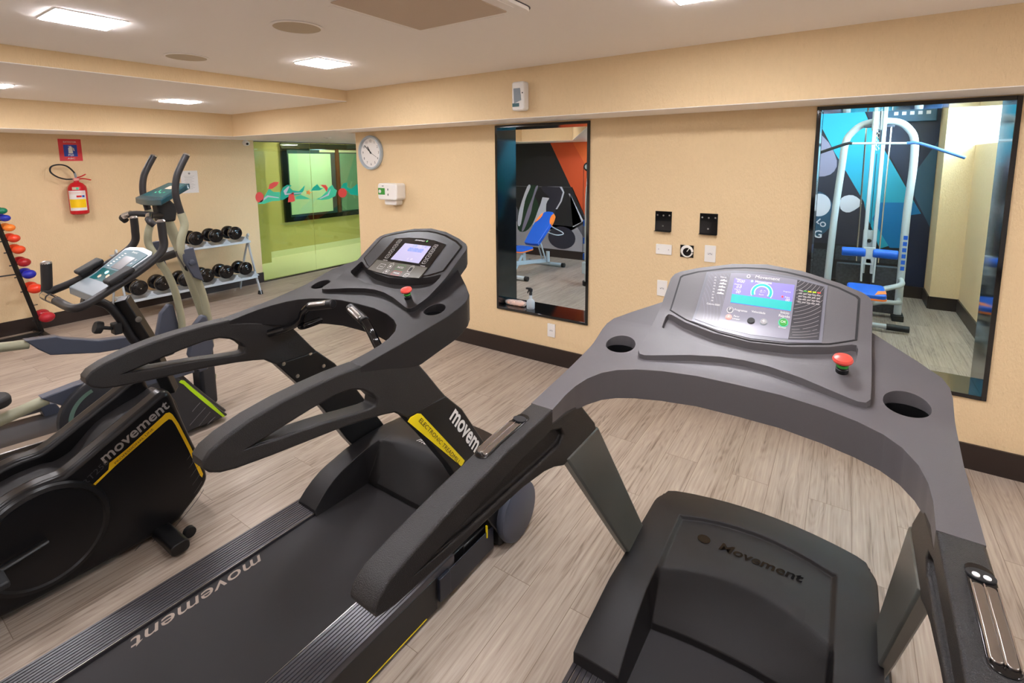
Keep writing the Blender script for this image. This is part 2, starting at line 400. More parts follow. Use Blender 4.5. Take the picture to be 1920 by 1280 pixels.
mp('photo_grey', [(2.41, 1.06), (2.56, 1.05), (2.49, .91), (2.48, .76), (2.36, .60), (2.2, .55), (2.37, .94)], 'm_light', 3)
mp('leg_shape', crsm([(2.09, 1.24), (2.34, 1.25), (2.25, 1.08), (2.33, .9), (2.22, .6), (2.05, .42), (1.88, .45), (1.9, .82), (2.02, .98)], 3), 'm_green', 3)
mp('leg_highlight', crsm([(2.09, 1.24), (2.16, 1.24), (2.04, .98), (1.95, .55), (1.88, .54), (1.92, .82)], 3), 'm_light', 4)
mp('leg_highlight', crsm([(2.32, 1.25), (2.25, 1.08), (2.2, .91), (2.16, .75), (2.02, .45), (1.97, .45), (2.10, .83), (2.20, 1.05), (2.27, 1.24)], 3), 'm_purple', 4)
mp('leg_shape', crsm([(2.40, 1.25), (2.78, 1.26), (2.83, 1.16), (2.76, .98), (2.68, .85), (2.62, .62), (2.50, .68), (2.49, .94), (2.55, 1.06), (2.44, 1.15)], 3), 'm_dkslate', 4)
mp('leg_highlight', [(2.50, 1.25), (2.76, 1.25), (2.82, 1.16), (2.77, 1.0), (2.68, .86), (2.71, .86), (2.80, 1.0), (2.85, 1.16), (2.80, 1.255)], 'm_light', 5)
mp('kettlebell_shape', circ(2.80, .36, .27, 24, .20), 'm_dkslate', 4)
mp('kettlebell_handle', [(2.93, 1.14), (2.96, 1.14), (3.22, .68), (3.02, .58), (3.02, .56), (3.19, .66)], 'm_light', 5)
mp('cyan_band', [(6.2, 2.42), (6.97, 2.42), (7.11, 2.09), (7.67, 1.04), (7.76, .80), (7.30, .58), (7.13, 1.02), (6.6, 2.08), (6.2, 2.42)][:-1], 'm_cyan', 1)
mp('blue_band', [(7.27, 1.16), (7.60, 1.17), (7.765, .84), (7.765, .62), (7.40, .60), (7.20, .95)], 'm_blue', 2)
mp('navy_field', [(7.06, 2.24), (7.03, 2.42), (7.765, 2.42), (7.765, .145), (7.52, .145), (7.5, 1.0), (7.67, 1.04), (7.48, 1.42), (7.30, 1.77)], 'm_navy', 3)
mp('slate_triangle', [(7.59, 1.25), (7.50, 1.38), (7.76, 1.9), (7.765, .88)], 'm_slate', 4)
mp('photo_dark', [(5.9, 2.2), (6.58, 2.07), (6.82, 1.66), (7.10, 1.16), (7.22, .6), (5.9, .6)], 'm_dkslate', 2)
mp('photo_light', crsm([(6.3, 2.05), (6.6, 2.0), (6.78, 1.68), (6.72, 1.5), (6.5, 1.48), (6.3, 1.6)], 3), 'm_purple', 3)
mp('photo_light', crsm([(6.86, 1.20), (6.98, 1.24), (7.08, 1.14), (6.96, 1.02), (6.86, 1.06)], 3), 'm_light', 3)
mp('weight_plate_shape', circ(6.58, .98, .21, 28, .30), 'm_slate', 3)
mp('weight_plate_highlight', circ(6.62, 1.10, .13, 24, .15), 'm_light', 4)
for s, x, z, k in (('LO', 6.66, .86, .09), ('G', 6.63, .71, .14)):
    text('mural_letters', s, k, (lambda X, Z: lambda a, b: (X-4.8+a*math.cos(-.7)-b*math.sin(-.7), -.013, Z+a*math.sin(-.7)+b*math.cos(-.7)))(x, z) if s == 'LO' else (lambda X, Z: lambda a, b: (X-4.8+a, -.013, Z+b))(x, z), 'm_light', mu, bold=.003)
for x0, x1, z0, z1 in ((5.9, 6.80, .145, .52), (6.86, 7.08, .145, .36), (7.26, 7.49, .145, .36), (6.84, 7.12, .40, .58), (7.22, 7.49, .40, .58)):
    mp('speckled_tile', [(x0, z0), (x1, z0), (x1, z1), (x0, z1)], 'm_speck', 4)
va = thing('wall_unit', 'grey-green box with five pale squares high on the mural wall', 'wall unit', (7.45, 4.13, 2.22))
MB().bb(-.25, .27, -.07, 0, -.09, .13).ob('housing', 'm_slate', va, bevel=.008)
for k in range(5): MB().bb(-.13+k*.075, -.09+k*.075, -.074, -.069, -.01, .03).ob('pale_square', 'm_light', va, smooth=False)  # row of pale squares on the housing front

# ---- green glazed room on the left
st(bb('floor_green_room', -3.2, -0.02, .2, 5.2, -.1, .0, 'ceiling_paint'))
mat('olive_wall', (214, 198, 150), .85)
st(bb('wall_green_room', -1.75, -1.65, .2, 5.2, 0, 2.5, 'olive_wall'))
st(bb('wall_green_room_near', -1.75, -.12, .2, .3, 0, 2.5, 'olive_wall'))
st(bb('wall_green_room_end', -1.75, 0, 5.1, 5.2, 0, 2.5, 'olive_wall'))
st(bb('wall_green_room_pillar', -1.65, -1.25, .88, 1.17, 0, 2.5, 'olive_wall'))
st(bb('ceiling_green_room', -1.75, -.1, .2, 5.2, 2.45, 2.55, 'ceiling_paint'))
st(bb('trim_1', -.12, 0.0, .3046, 4.2, 2.0075, 2.3, 'ceiling_paint'))
st(bb('trim_2', -.004, .004, .3046, 4.15, 1.995, 2.0075, 'skirting'))
st(bb('trim_3', -.03, .03, .3046, 4.15, 0, .012, 'skirting'))
bb('skirting', -1.65, -1.632, 1.17, 5.1, 0, .11, 'ceiling_paint', bpy.data.objects['wall_green_room'])
mg = bpy.data.materials.new('green_glass'); mg.use_nodes = True; n_ = mg.node_tree; n_.nodes.remove(n_.nodes['Principled BSDF'])
tr = n_.nodes.new('ShaderNodeBsdfTransparent'); tr.inputs[0].default_value = lin((218, 230, 194))
gl = n_.nodes.new('ShaderNodeBsdfGlossy'); gl.inputs['Roughness'].default_value = .01
fr = n_.nodes.new('ShaderNodeFresnel'); fr.inputs[0].default_value = 1.5; mxn = n_.nodes.new('ShaderNodeMixShader')
n_.links.new(fr.outputs[0], mxn.inputs[0]); n_.links.new(tr.outputs[0], mxn.inputs[1]); n_.links.new(gl.outputs[0], mxn.inputs[2])
n_.links.new(mxn.outputs[0], n_.nodes['Material Output'].inputs[0]); MATS['green_glass'] = mg
st(bb('window_4', -.004, .004, .3046, 1.176, .012, 1.995, 'green_glass'))
st(bb('window_5', -.004, .004, 1.180, 4.15, .012, 1.995, 'green_glass'))
w6 = MB()
for y0, y1, z0, z1 in ((1.70, 1.80, .615, 2.06), (3.9, 4.0, .615, 2.06), (1.80, 3.9, .615, .70), (1.80, 3.9, 1.96, 2.06)): w6.bb(-1.65, -1.60, y0, y1, z0, z1)
w6 = st(w6.ob('window_6', 'granite', smooth=False))
bb('pane', -1.648, -1.640, 1.80, 3.9, .70, 1.96, 'm_slate', w6)
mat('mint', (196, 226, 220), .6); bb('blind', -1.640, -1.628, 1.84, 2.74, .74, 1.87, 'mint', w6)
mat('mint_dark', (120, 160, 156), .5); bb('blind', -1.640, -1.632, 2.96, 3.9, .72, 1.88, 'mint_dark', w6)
mat('rust_post', (92, 58, 40), .6)
bb('mullion', -1.64, -1.60, 2.85, 2.92, .70, 1.96, 'rust_post', w6)
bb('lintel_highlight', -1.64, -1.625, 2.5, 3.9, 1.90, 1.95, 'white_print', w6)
# printed beach decal on the glass
wd = thing('glass_decal', 'turquoise waves and red beach toys printed along the green glass wall', 'decal', (0.005, 1.1, 1.2))
WV = {'w1': [(0.302, 1.128), (0.401, 1.223), (0.48, 1.332), (0.548, 1.283), (0.645, 1.277), (0.636, 1.15), (0.515, 1.153), (0.394, 1.122)],
'w2': [(0.637, 1.162), (0.658, 1.276), (0.7, 1.344), (0.765, 1.376), (0.841, 1.367), (0.8, 1.339), (0.848, 1.29), (0.951, 1.272), (1.022, 1.329), (1.057, 1.358), (1.032, 1.28), (0.974, 1.223), (0.895, 1.216), (0.791, 1.21), (0.686, 1.158)],
'w3': [(0.891, 1.156), (0.893, 1.192), (0.974, 1.217), (1.052, 1.182), (1.145, 1.139)],
'w4': [(1.153, 1.268), (1.198, 1.321), (1.272, 1.367), (1.324, 1.302), (1.381, 1.299), (1.307, 1.266)],
'w5': [(1.242, 1.133), (1.329, 1.164), (1.421, 1.235), (1.484, 1.307), (1.546, 1.343), (1.587, 1.277), (1.631, 1.249), (1.595, 1.161), (1.472, 1.117), (1.326, 1.112)],
'w6': [(1.71, 1.284), (1.761, 1.359), (1.84, 1.369), (1.836, 1.291), (1.914, 1.26), (2.032, 1.335), (2.15, 1.30), (2.3, 1.2), (2.042, 1.14), (1.892, 1.169), (1.832, 1.238)]}
mat('wave', (10, 168, 140), .4); mat('wave2', (70, 196, 150), .4); mat('beach_red', (226, 74, 66), .4); mat('beach_orange', (240, 150, 70), .4)
def wdp(name, poly, m, lay=0): return MB().prism([(y-1.1, z-1.2) for y, z in poly], 'x', .0004+lay*.0012, .0014+lay*.0012).ob(name, m, wd, smooth=False)
for i, (k, p) in enumerate(WV.items()): wdp('wave', p, 'wave' if i % 2 else 'wave2')
for p in ([(.32, 1.15), (.45, 1.24), (.62, 1.20), (.62, 1.19), (.46, 1.215), (.34, 1.14)], [(.70, 1.29), (.78, 1.355), (.80, 1.35), (.74, 1.25), (1.0, 1.25), (1.0, 1.24), (.72, 1.23)], [(1.30, 1.14), (1.45, 1.20), (1.50, 1.27), (1.51, 1.27), (1.47, 1.18), (1.31, 1.13)]):
    wdp('foam_line', p, 'm_light', 1)
wdp('umbrella', [(0.468, 1.332), (0.497, 1.399), (0.571, 1.43), (0.643, 1.422), (0.603, 1.372), (0.528, 1.329)], 'beach_red', 1)
wdp('umbrella', [(1.327, 1.352), (1.428, 1.348), (1.461, 1.296), (1.435, 1.234), (1.396, 1.299)], 'beach_red', 1)
wdp('beach_ball', circ(.335, 1.22, .06, 16, .075), 'beach_red', 1); wdp('bucket', [(0.759, 1.118), (0.779, 1.223), (0.859, 1.265), (0.876, 1.133), (0.836, 1.118)], 'beach_red', 1)
wdp('beach_ball', circ(1.735, 1.204, .086, 20, .078), 'beach_red', 1)
wdp('starfish', [(1.11+(.06 if k % 2 == 0 else .025)*math.cos(k*math.pi/5), 1.245+(.05 if k % 2 == 0 else .02)*math.sin(k*math.pi/5)) for k in range(10)], 'beach_orange', 1)

# ================================================================ CEILING FITTINGS
def panel_lamp(loc, label, m='lamp', group='square ceiling lights', sz=.25):
    t = thing('ceiling_light', label, 'ceiling light', loc, 0, group)
    h = sz/2
    MB().prism([(-h-.008, -h-.008), (h+.008, -h-.008), (h+.008, h+.008), (-h-.008, h+.008)], 'z', -.004, 0).ob('frame', 'white_plastic', t, smooth=False)
    MB().bb(-h, h, -h, h, -.008, -.004).ob('diffuser', m, t, smooth=False)
    return t
G0 = 'square lights recessed in the treadmill room ceiling'
L1 = panel_lamp((3.87, -2.61, 2.3733), 'square recessed light nearest the ceiling step, close above the exercise bike', group=G0)
dup(L1, (3.87, -1.32, 2.3733), 'square recessed light between the two round ceiling speakers and the front beam')
dup(L1, (6.37, -1.36, 2.3733), 'square recessed light cut by the top of the picture, above the right treadmill')
dup(L1, (6.37, -2.61, 2.3733), 'square recessed light overhead, second back from the front beam')
dup(L1, (8.7, -1.36, 2.3733), 'square recessed light near the right wall, closest to the front beam')
dup(L1, (8.7, -3.2, 2.3733), 'square recessed light near the right wall, over the open floor')
dup(L1, (3.87, -4.4, 2.3733), 'square recessed light at the back left of the main ceiling')
dup(L1, (6.37, -4.4, 2.3733), 'square recessed light at the back middle of the main ceiling')
L2 = panel_lamp((1.73, -1.31, 2.2726), 'square light in the lowered ceiling strip, nearer the corner of the beams', group='square lights in the lowered ceiling strip')
dup(L2, (1.73, -2.58, 2.2726), 'square light in the lowered ceiling strip, at the left edge of the picture')
dup(L2, (1.73, -4.2, 2.2726), 'square light in the lowered ceiling strip, farthest from the front wall')
L3 = panel_lamp((5.9, 3.0, 2.0138), 'cool white light under the low soffit of the weights room', 'lamp_cool', 'cool ceiling lights of the weights room')
dup(L3, (3.6, 3.85, 2.0138), 'cool white light under the soffit above the weight bench')
dup(L3, (4.3, 2.6, 2.0138), 'cool white light under the soffit above the cable machine')
L4 = panel_lamp((7.0, 1.7, 2.5), 'cool white light over the lat pulldown machine', 'lamp_cool', 'cool ceiling lights of the weights room', .30)
L5 = panel_lamp((-.8, 2.4, 2.45), 'unseen ceiling light added to brighten the green glazed room', 'lamp', 'added light of the green glazed room', .40)  # added lamp, out of view, brightens the room behind the glass
L6 = panel_lamp((2.9, 2.2, 2.5), 'ceiling light in the raised pocket of the weights room', 'lamp', 'warm lights of the weights room', .25)
L7 = panel_lamp((1.2, 1.6, 2.0138), 'ceiling light over the passage beside the green glass', 'lamp', 'warm lights of the passage', .2)

def speaker(loc, label):
    t = thing('ceiling_speaker', label, 'speaker', loc, 0, 'round ceiling speakers')
    MB().lathe([(.112, 0), (.125, -.001), (.128, -.004), (.122, -.007), (.112, -.006)], 40, ring=True).ob('rim', 'ceiling_paint', t)
    MB().lathe([(0, -.0045), (.113, -.0045), (.113, -.001), (0, -.001)], 40).ob('grille', 'speaker_cloth', t); return t
sp = speaker((4.56, -1.96, 2.3733), 'round flush ceiling speaker next to the air conditioner cassette')
dup(sp, (3.35, -1.945, 2.3733), 'round flush ceiling speaker nearer the lowered ceiling')
ac = thing('air_conditioner', 'ceiling cassette air conditioner with rounded corners and beige grille', 'air conditioner', (5.335, -1.88, 2.3725))
MB().prism(rrect(0, 0, .70, .70, .06, 6), 'z', -.016, 0).ob('panel', 'ceiling_paint', ac, bevel=.003)
MB().prism(rrect(0, 0, .712, .712, .065, 6), 'z', -.0015, 0).ob('seam_shadow', 'grey_dark', ac, smooth=False)  # dark ring painting the shadow line along the panel seam
MB().prism(rrect(0, 0, .53, .53, .01, 3), 'z', -.0195, -.0155).ob('grille', 'grille', ac, bevel=.002)
for k in range(4):
    M = Matrix.Rotation(k*math.pi/2, 3, 'Z'); MB().box(M @ Vector((0, .305, -.0165)), (.46, .030, .002), M).ob('louvre', 'ceiling_paint', ac, bevel=.0006)

# ================================================================ WALL FITTINGS
ck = thing('wall_clock', 'round white wall clock with grey rim reading ten to eleven', 'clock', (2.785, 0, 1.798))
RX = Matrix.Rotation(math.pi/2, 4, 'X')
MB().lathe([(.148, -.0), (.175, -.0), (.178, .018), (.170, .034), (.158, .036), (.150, .022)], 48, RX, ring=True).ob('rim', 'white_paint', ck)
MB().lathe([(0, .002), (.150, .002), (.150, .012), (0, .012)], 48, RX).ob('dial', 'white_plastic', ck)
for n in range(1, 13):
    a = math.radians(90-30*n); text('numeral', str(n), .036, (lambda X, Z: lambda x, y: (X+x, -.0135, Z+y))(.118*math.cos(a), .118*math.sin(a)), 'dark_print', ck)
def hand(deg, l, w, name, m='dark_print'):
    a = math.radians(90-deg); R = Matrix.Rotation(-a, 3, 'Y')
    MB().box(R @ Vector((l*.42, -.016, 0)), (l*1.16, .002, w), R).ob(name, m, ck, smooth=False)
hand(325, .075, .010, 'hour_hand'); hand(311, .115, .007, 'minute_hand'); hand(118, .10, .002, 'second_hand')
MB().lathe([(0, .012), (.008, .012), (.008, .02), (0, .02)], 16, RX).ob('hub', 'dark_print', ck)

tw = thing('paper_dispenser', 'white wall dispenser with a green label below the clock', 'dispenser', (3.13, 0, 1.41))
MB().prism(rrect(0, 0, .27, .165, .03, 5), 'y', -.125, 0).ob('housing', 'white_plastic', tw, bevel=.012, seg=3)
MB().prism(rrect(0, 0, .17, .06, .02, 4), 'y', -.085, -.0).ob('spout', 'white_plastic', tw, bevel=.006).location = (.0, 0, -.105)
MB().bb(-.125, -.03, -.1275, -.1245, -.03, .035).ob('label_sticker', 'green_button', tw, smooth=False)
MB().prism(circ(-.10, .002, .018, 16), 'y', -.1285, -.127).ob('label_symbol', 'white_print', tw, smooth=False)
for z in (.02, -.03): MB().bb(.01, .018, -.1275, -.1245, z-.008, z+.012).ob('slot', 'dark_print', tw, smooth=False)
MB().bb(-.07, -.045, -.1275, -.1245, .052, .058).ob('maker_mark', 'teal_plastic', tw, smooth=False)

af = thing('air_freshener', 'white battery air freshener mounted on the beam above the tall opening', 'air freshener', (4.885, -.372, 2.166))
MB().prism(rrect(0, 0, .105, .205, .018, 5), 'y', -.07, 0).ob('housing', 'white_plastic', af, bevel=.01, seg=3)
MB().prism([(-.035, .055), (.02, .055), (.03, -.03), (-.03, -.05)], 'y', -.0725, -.069).ob('window', 'silver_plastic', af, smooth=False)
MB().bb(-.045, .012, -.0725, -.069, -.075, -.05).ob('label_strip', 'teal_face', af, smooth=False)
MB().prism(circ(.04, .02, .005, 12), 'y', -.072, -.069).ob('sensor', 'dark_print', af, smooth=False)

GB = 'black metal wall brackets'
def bracket(x, z, label):
    t = thing('wall_bracket', label, 'bracket', (x, 0, z), 0, None)
    mb = MB(); mb.bb(-.058, .058, -.004, 0, -.07, .07); mb.bb(-.058, .058, -.03, 0, -.0735, -.07); mb.ob('plate', 'black_gloss', t, smooth=False)
    for px, pz in ((-.042, .042), (0, .04), (.042, .042), (-.002, -.035)):
        MB().lathe([(0, 0), (.006, 0), (.005, .003), (0, .004)], 12, Matrix.Translation((px, -.004, pz)) @ RX).ob('screw', 'screw', t)
    return t
bracket(5.831, 1.27, 'empty black wall bracket, the left one, above the blank plate'); bracket(6.138, 1.27, 'empty black wall bracket, the right one, above the socket')
def socket(x, z, label, w=.072, h=.115, holes=True, name='wall_socket', cat='socket'):
    t = thing(name, label, cat, (x, 0, z))
    MB().prism(rrect(0, 0, w, h, .004, 3), 'y', -.009, 0).ob('cover', 'white_plastic', t, bevel=.002)
    if holes:
        for k in (-1, 0, 1): MB().prism(circ(k*.0095, -.002 if k else .002, .0028, 10), 'y', -.0098, -.0085).ob('pin_hole', 'dark_print', t, smooth=False)
        MB().prism(rrect(0, 0, .04, .02, .008, 4), 'y', -.0094, -.0085).ob('insert', 'white_print', t, smooth=False)
    else:
        for k in (-1, 1): MB().prism(circ(k*.036, 0, .003, 10), 'y', -.0098, -.0085).ob('screw', 'm_purple', t, smooth=False)
    return t
socket(5.841, 1.067, 'blank white cover plate under the left black bracket', .112, .073, False, 'blank_plate', 'cover plate')
socket(6.157, 1.066, 'white wall socket under the right black bracket')
socket(5.838, .782, 'white wall socket beside the grey treadmill console')
socket(4.923, .293, 'white wall socket low on the wall under the tall opening')
cb = thing('cable_outlet', 'open black junction box with a coiled white cable, between blank plate and socket', 'cable outlet', (6.004, 0, 1.068))
MB().bb(-.047, .043, -.004, 0, -.043, .043).ob('box', 'black_gloss', cb, smooth=False)
for r, ry, dx, dz in ((.037, -.012, 0, 0), (.033, -.018, .003, -.002), (.039, -.007, -.001, .001)):
    MB().tube([(dx+r*math.cos(t), ry, dz+r*math.sin(t)) for t in [k*math.pi/12 for k in range(24)]], .0045, 8, 1).ob('cable_coil', 'white_plastic', cb)
MB().tube([(.0, -.01, .0), (.015, -.02, .02), (.02, -.012, .035)], .003, 6).ob('cable_end', 'white_plastic', cb)

cc = thing('security_camera', 'small white dome camera in the corner above the green glass', 'camera', (.0, .19, 1.975))
MB().lathe([(0, 0), (.04, 0), (.042, .02), (.03, .03), (0, .03)], 24, Matrix.Rotation(math.pi/2, 4, 'Y')).ob('base', 'white_plastic', cc)
MB().sphere((.05, 0, -.005), .034, 14).ob('dome', 'white_plastic', cc)
MB().lathe([(0, 0), (.016, 0), (.016, .006), (0, .008)], 20, Matrix.Translation((.075, -.012, -.014)) @ Matrix.Rotation(math.radians(100), 4, Vector((0.3, 1, 0)))).ob('lens', 'black_gloss', cc)
sd = thing('smoke_detector', 'small flat white detector on the soffit above the green glass', 'detector', (1.45, .45, 2.0138))
MB().lathe([(0, -.012), (.035, -.012), (.045, -.004), (.045, 0), (0, 0)], 24).ob('body', 'ceiling_paint', sd)
MB().bb(-.02, .02, -.012, -.002, -.0135, -.012).ob('slot', 'dark_print', sd, smooth=False)

sg = thing('safety_sign', 'red and blue fire extinguisher sign on the left wall', 'sign', (0, -1.683, 1.852))
MB().bb(0, .003, -.095, .095, -.115, .115).ob('board', 'red_sign' if 'red_sign' in MATS else (mat('red_sign', (206, 40, 48), .4) and 'red_sign'), sg, smooth=False)
mat('sign_blue', (20, 60, 160), .4)
MB().bb(.003, .0045, -.056, .056, -.068, .055).ob('blue_square', 'sign_blue', sg, smooth=False)
yz = lambda Y, Z, X=.0055: (lambda x, y: (X, Y+x, Z+y))
MB().prism([(-.018, -.035), (.018, -.035), (.018, .02), (.01, .03), (.03, .02), (.034, -.01), (.026, -.01), (.022, .026), (.006, .042), (-.02, .042), (-.006, .032), (-.018, .02)], 'x', .0045, .0056).ob('extinguisher_symbol', 'white_print', sg, smooth=False)
text('lettering', 'PQS', .026, yz(0, -.053), 'white_print', sg, bold=.0006); text('lettering', 'EXTINTOR', .022, yz(0, .083), 'white_print', sg); text('lettering', 'ABC', .022, yz(0, -.09), 'white_print', sg, xs=1.5)
fe = thing('fire_extinguisher', 'red fire extinguisher with yellow and white label hung on the left wall', 'fire extinguisher', (.095, -1.69, 1.17))
MB().lathe([(0, 0), (.06, 0), (.078, .012), (.08, .03), (.08, .27), (.074, .30), (.05, .33), (.022, .345), (.02, .36), (0, .36)], 36).ob('cylinder', mat('ext_red', (196, 24, 34), .25) and 'ext_red', fe)
def wrap(name, a0, a1, z0, z1, m, r=.0808):
    mb = MB(); n = 12
    for k in range(n):
        t0, t1 = math.radians(a0+(a1-a0)*k/n), math.radians(a0+(a1-a0)*(k+1)/n)
        mb.add([(r*math.cos(t), r*math.sin(t), z) for t, z in ((t0, z0), (t1, z0), (t1, z1), (t0, z1))], [(0, 1, 2, 3)])
    return mb.ob(name, m, fe, fix=False)
wrap('label_sheet', -78, 35, .045, .255, 'white_print'); wrap('label_yellow', -75, 32, .075, .165, mat('lab_yel', (240, 196, 0), .4) and 'lab_yel', .0814)
wrap('label_red', -25, 5, .185, .205, 'ext_red', .0814); wrap('label_blue', 8, 24, .185, .205, 'sign_blue', .0814); wrap('label_sticker', -45, -5, .265, .293, 'lime' if 0 else 'speaker_cloth', .0814); wrap('label_sticker', -22, -8, .268, .290, 'wave2', .0818)
for z in (.222, .236): wrap('label_line', -72, 28, z, z+.004, 'pink_button', .0814)
MB().box((0, 0, .372), (.035, .05, .03)).ob('valve', 'pink_button', fe, bevel=.006)
MB().tube([(0, -.01, .385), (0, .04, .40), (0, .085, .425)], .006, 8).ob('handle', 'ext_red', fe)
MB().tube([(0, .0, .372), (0, .06, .378), (0, .125, .362)], .006, 8).ob('lever', 'ext_red', fe)
MB().tube([(0, -.03, .375), (.005, -.09, .378), (.01, -.155, .405), (.01, -.20, .455), (.01, -.19, .508), (.01, -.13, .528), (.005, -.065, .512), (0, -.015, .455), (0, -.005, .42)], .0075, 10, 8).ob('hose', 'rubber', fe)
MB().tube([(0, -.005, .44), (0, .0, .39)], .010, 10, 0).ob('nozzle', 'silver_plastic', fe)
pn = thing('paper_notice', 'white printed sheet taped on the left wall behind the elliptical handles', 'notice', (0, -.548, 1.471))
MB().bb(0, .001, -.098, .098, -.14, .14).ob('sheet', 'paper', pn, smooth=False)
for k in range(11): MB().bb(.001, .0016, -.065+(k*37 % 5)*.004, .06-(k*53 % 7)*.006, .07-k*.016, .0725-k*.016).ob('text_line', 'grey_print', pn, smooth=False)
MB().prism(circ(0, .105, .013, 14), 'x', .001, .0016).ob('crest', 'grey_print', pn, smooth=False)

# ---- things on the sill of the tall opening
sb = thing('spray_bottle', 'clear spray bottle with black trigger standing on the black sill', 'spray bottle', (4.665, .085, .418))
mat('clear', (226, 236, 244), .08, alpha=.42)
MB().lathe([(0, 0), (.034, 0), (.037, .006), (.037, .062), (.028, .078), (.014, .088), (.0125, .125), (.0, .125)], 28).ob('bottle', 'clear', sb)
MB().lathe([(0, .002), (.003, .002), (.003, .12), (0, .12)], 8).ob('dip_tube', 'white_plastic', sb)
MB().lathe([(0, .12), (.014, .12), (.014, .142), (.009, .15), (0, .15)], 18).ob('collar', 'rubber', sb)
MB().prism([(.014, .148), (.016, .175), (-.004, .185), (-.045, .182), (-.045, .170), (-.022, .168), (-.012, .15)], 'y', -.010, .010).ob('spray_head', 'rubber', sb, bevel=.002)
MB().prism([(-.020, .168), (-.030, .150), (-.034, .132), (-.028, .132), (-.020, .150), (-.010, .160)], 'y', -.005, .005).ob('trigger', 'rubber', sb, bevel=.001)
mat('sponge', (244, 196, 170), .7, bump=(60, .8)); mat('wrap_film', (240, 226, 222), .2, alpha=.35)
sn_ = thing('cleaning_cloth', 'pink cloth rolled in clear wrapping, lying on the black sill by the bottle', 'cloth', (4.50, .10, .418))
def blob(sx, sy, sz, seed, amp):
    rnd = random.Random(seed); mb = MB(); n, m = 24, 12; ph = [rnd.uniform(0, 6) for _ in range(8)]
    vs = []; fs = []
    for i in range(m+1):
        u = -1+2*i/m; prof = (1-abs(u)**5)**.5
        for k in range(n):
            a = 2*math.pi*k/n; r = 1+amp*(math.sin(3*a+ph[0]+4*u)+.6*math.sin(7*a+ph[1]+9*u)+.5*math.sin(11*u+ph[2]))
            c, s_ = math.cos(a), math.sin(a); c = math.copysign(abs(c)**.7, c); s_ = math.copysign(abs(s_)**.7, s_)
            vs.append((sx*u, sy*prof*r*c, max(0.0005, sz+sz*prof*r*s_)))
    for i in range(m):
        for k in range(n): fs.append((i*n+k, i*n+(k+1) % n, (i+1)*n+(k+1) % n, (i+1)*n+k))
    fs += [tuple(range(n-1, -1, -1)), tuple(m*n+k for k in range(n))]
    return mb.add(vs, fs)
blob(.105, .030, .020, 3, .06).ob('cloth', 'sponge', sn_); blob(.115, .034, .023, 5, .10).ob('wrapping', 'wrap_film', sn_)

# ================================================================ TREADMILLS
def mir(half):  # half outline with x >= 0 from one end to the other -> closed outline
    return half+[(-x, y) for x, y in reversed(half) if abs(x) > 1e-6]
WIN = [(0, -.187), (.10, -.189), (.19, -.206), (.255, -.230), (.30, -.258), (.33, -.292), (.352, -.340), (.362, -.390), (.3645, -.44), (.361, -.515)]
WOUT = [(.422, -.515), (.4225, -.40), (.423, -.30), (.430, -.13), (.434, -.06), (.432, -.025), (.420, .002), (.375, .037), (.28, .102), (.22, .125), (0, .14)]
CON = [(.0, -.098), (.06, -.103), (.136, -.122), (.194, -.143), (.235, -.158), (.255, -.164), (.270, -.162), (.279, -.148), (.281, -.10), (.281, .0), (.280, .155), (.272, .172), (.255, .184), (.2, .205), (.1, .232), (0, .243)]
BEZ = [(0, -.018), (.09, -.008), (.19, .020), (.249, .050), (.251, .163), (.245, .170), (.2, .19), (.12, .213), (.06, .223), (0, .227)]
TRAY = [(0, -.072), (.1, -.069), (.19, -.049), (.235, -.034), (.249, -.024), (.252, .02), (.248, .034), (.238, .034), (.19, .012), (.1, -.012), (0, -.022)]
HW2 = smoothf(lerp_tab([(-.52, 1.095), (-.3, 1.115), (-.155, 1.127), (-.115, 1.136), (-.007, 1.170), (.1, 1.232), (.173, 1.28)]))
HC2 = smoothf(lerp_tab([(-.155, 1.143), (-.05, 1.174), (.05, 1.219), (.173, 1.314), (.25, 1.37)]), .012)
HW1 = smoothf(lerp_tab([(-.49, 1.097), (-.3, 1.122), (-.127, 1.152), (-.02, 1.186), (.08, 1.245), (.14, 1.29)]))
HC1 = smoothf(lerp_tab([(-.19, 1.152), (-.08, 1.185), (.02, 1.237), (.138, 1.322), (.2, 1.365)]), .012)
BW2 = smoothf(lerp_tab([(-.52, 1.062), (-.36, 1.036), (-.2, 1.035), (-.05, 1.07), (.14, 1.19)]))
BW1 = smoothf(lerp_tab([(-.52, 1.078), (-.39, 1.045), (-.28, 1.012), (-.17, 1.036), (-.09, 1.052), (0, 1.095), (.14, 1.20)]))
def cyl(x, y, z0, z1, r, n=32): return MB().lathe([(0, z0), (r, z0), (r, z1), (0, z1)], n, Matrix.Translation((x, y, 0)))
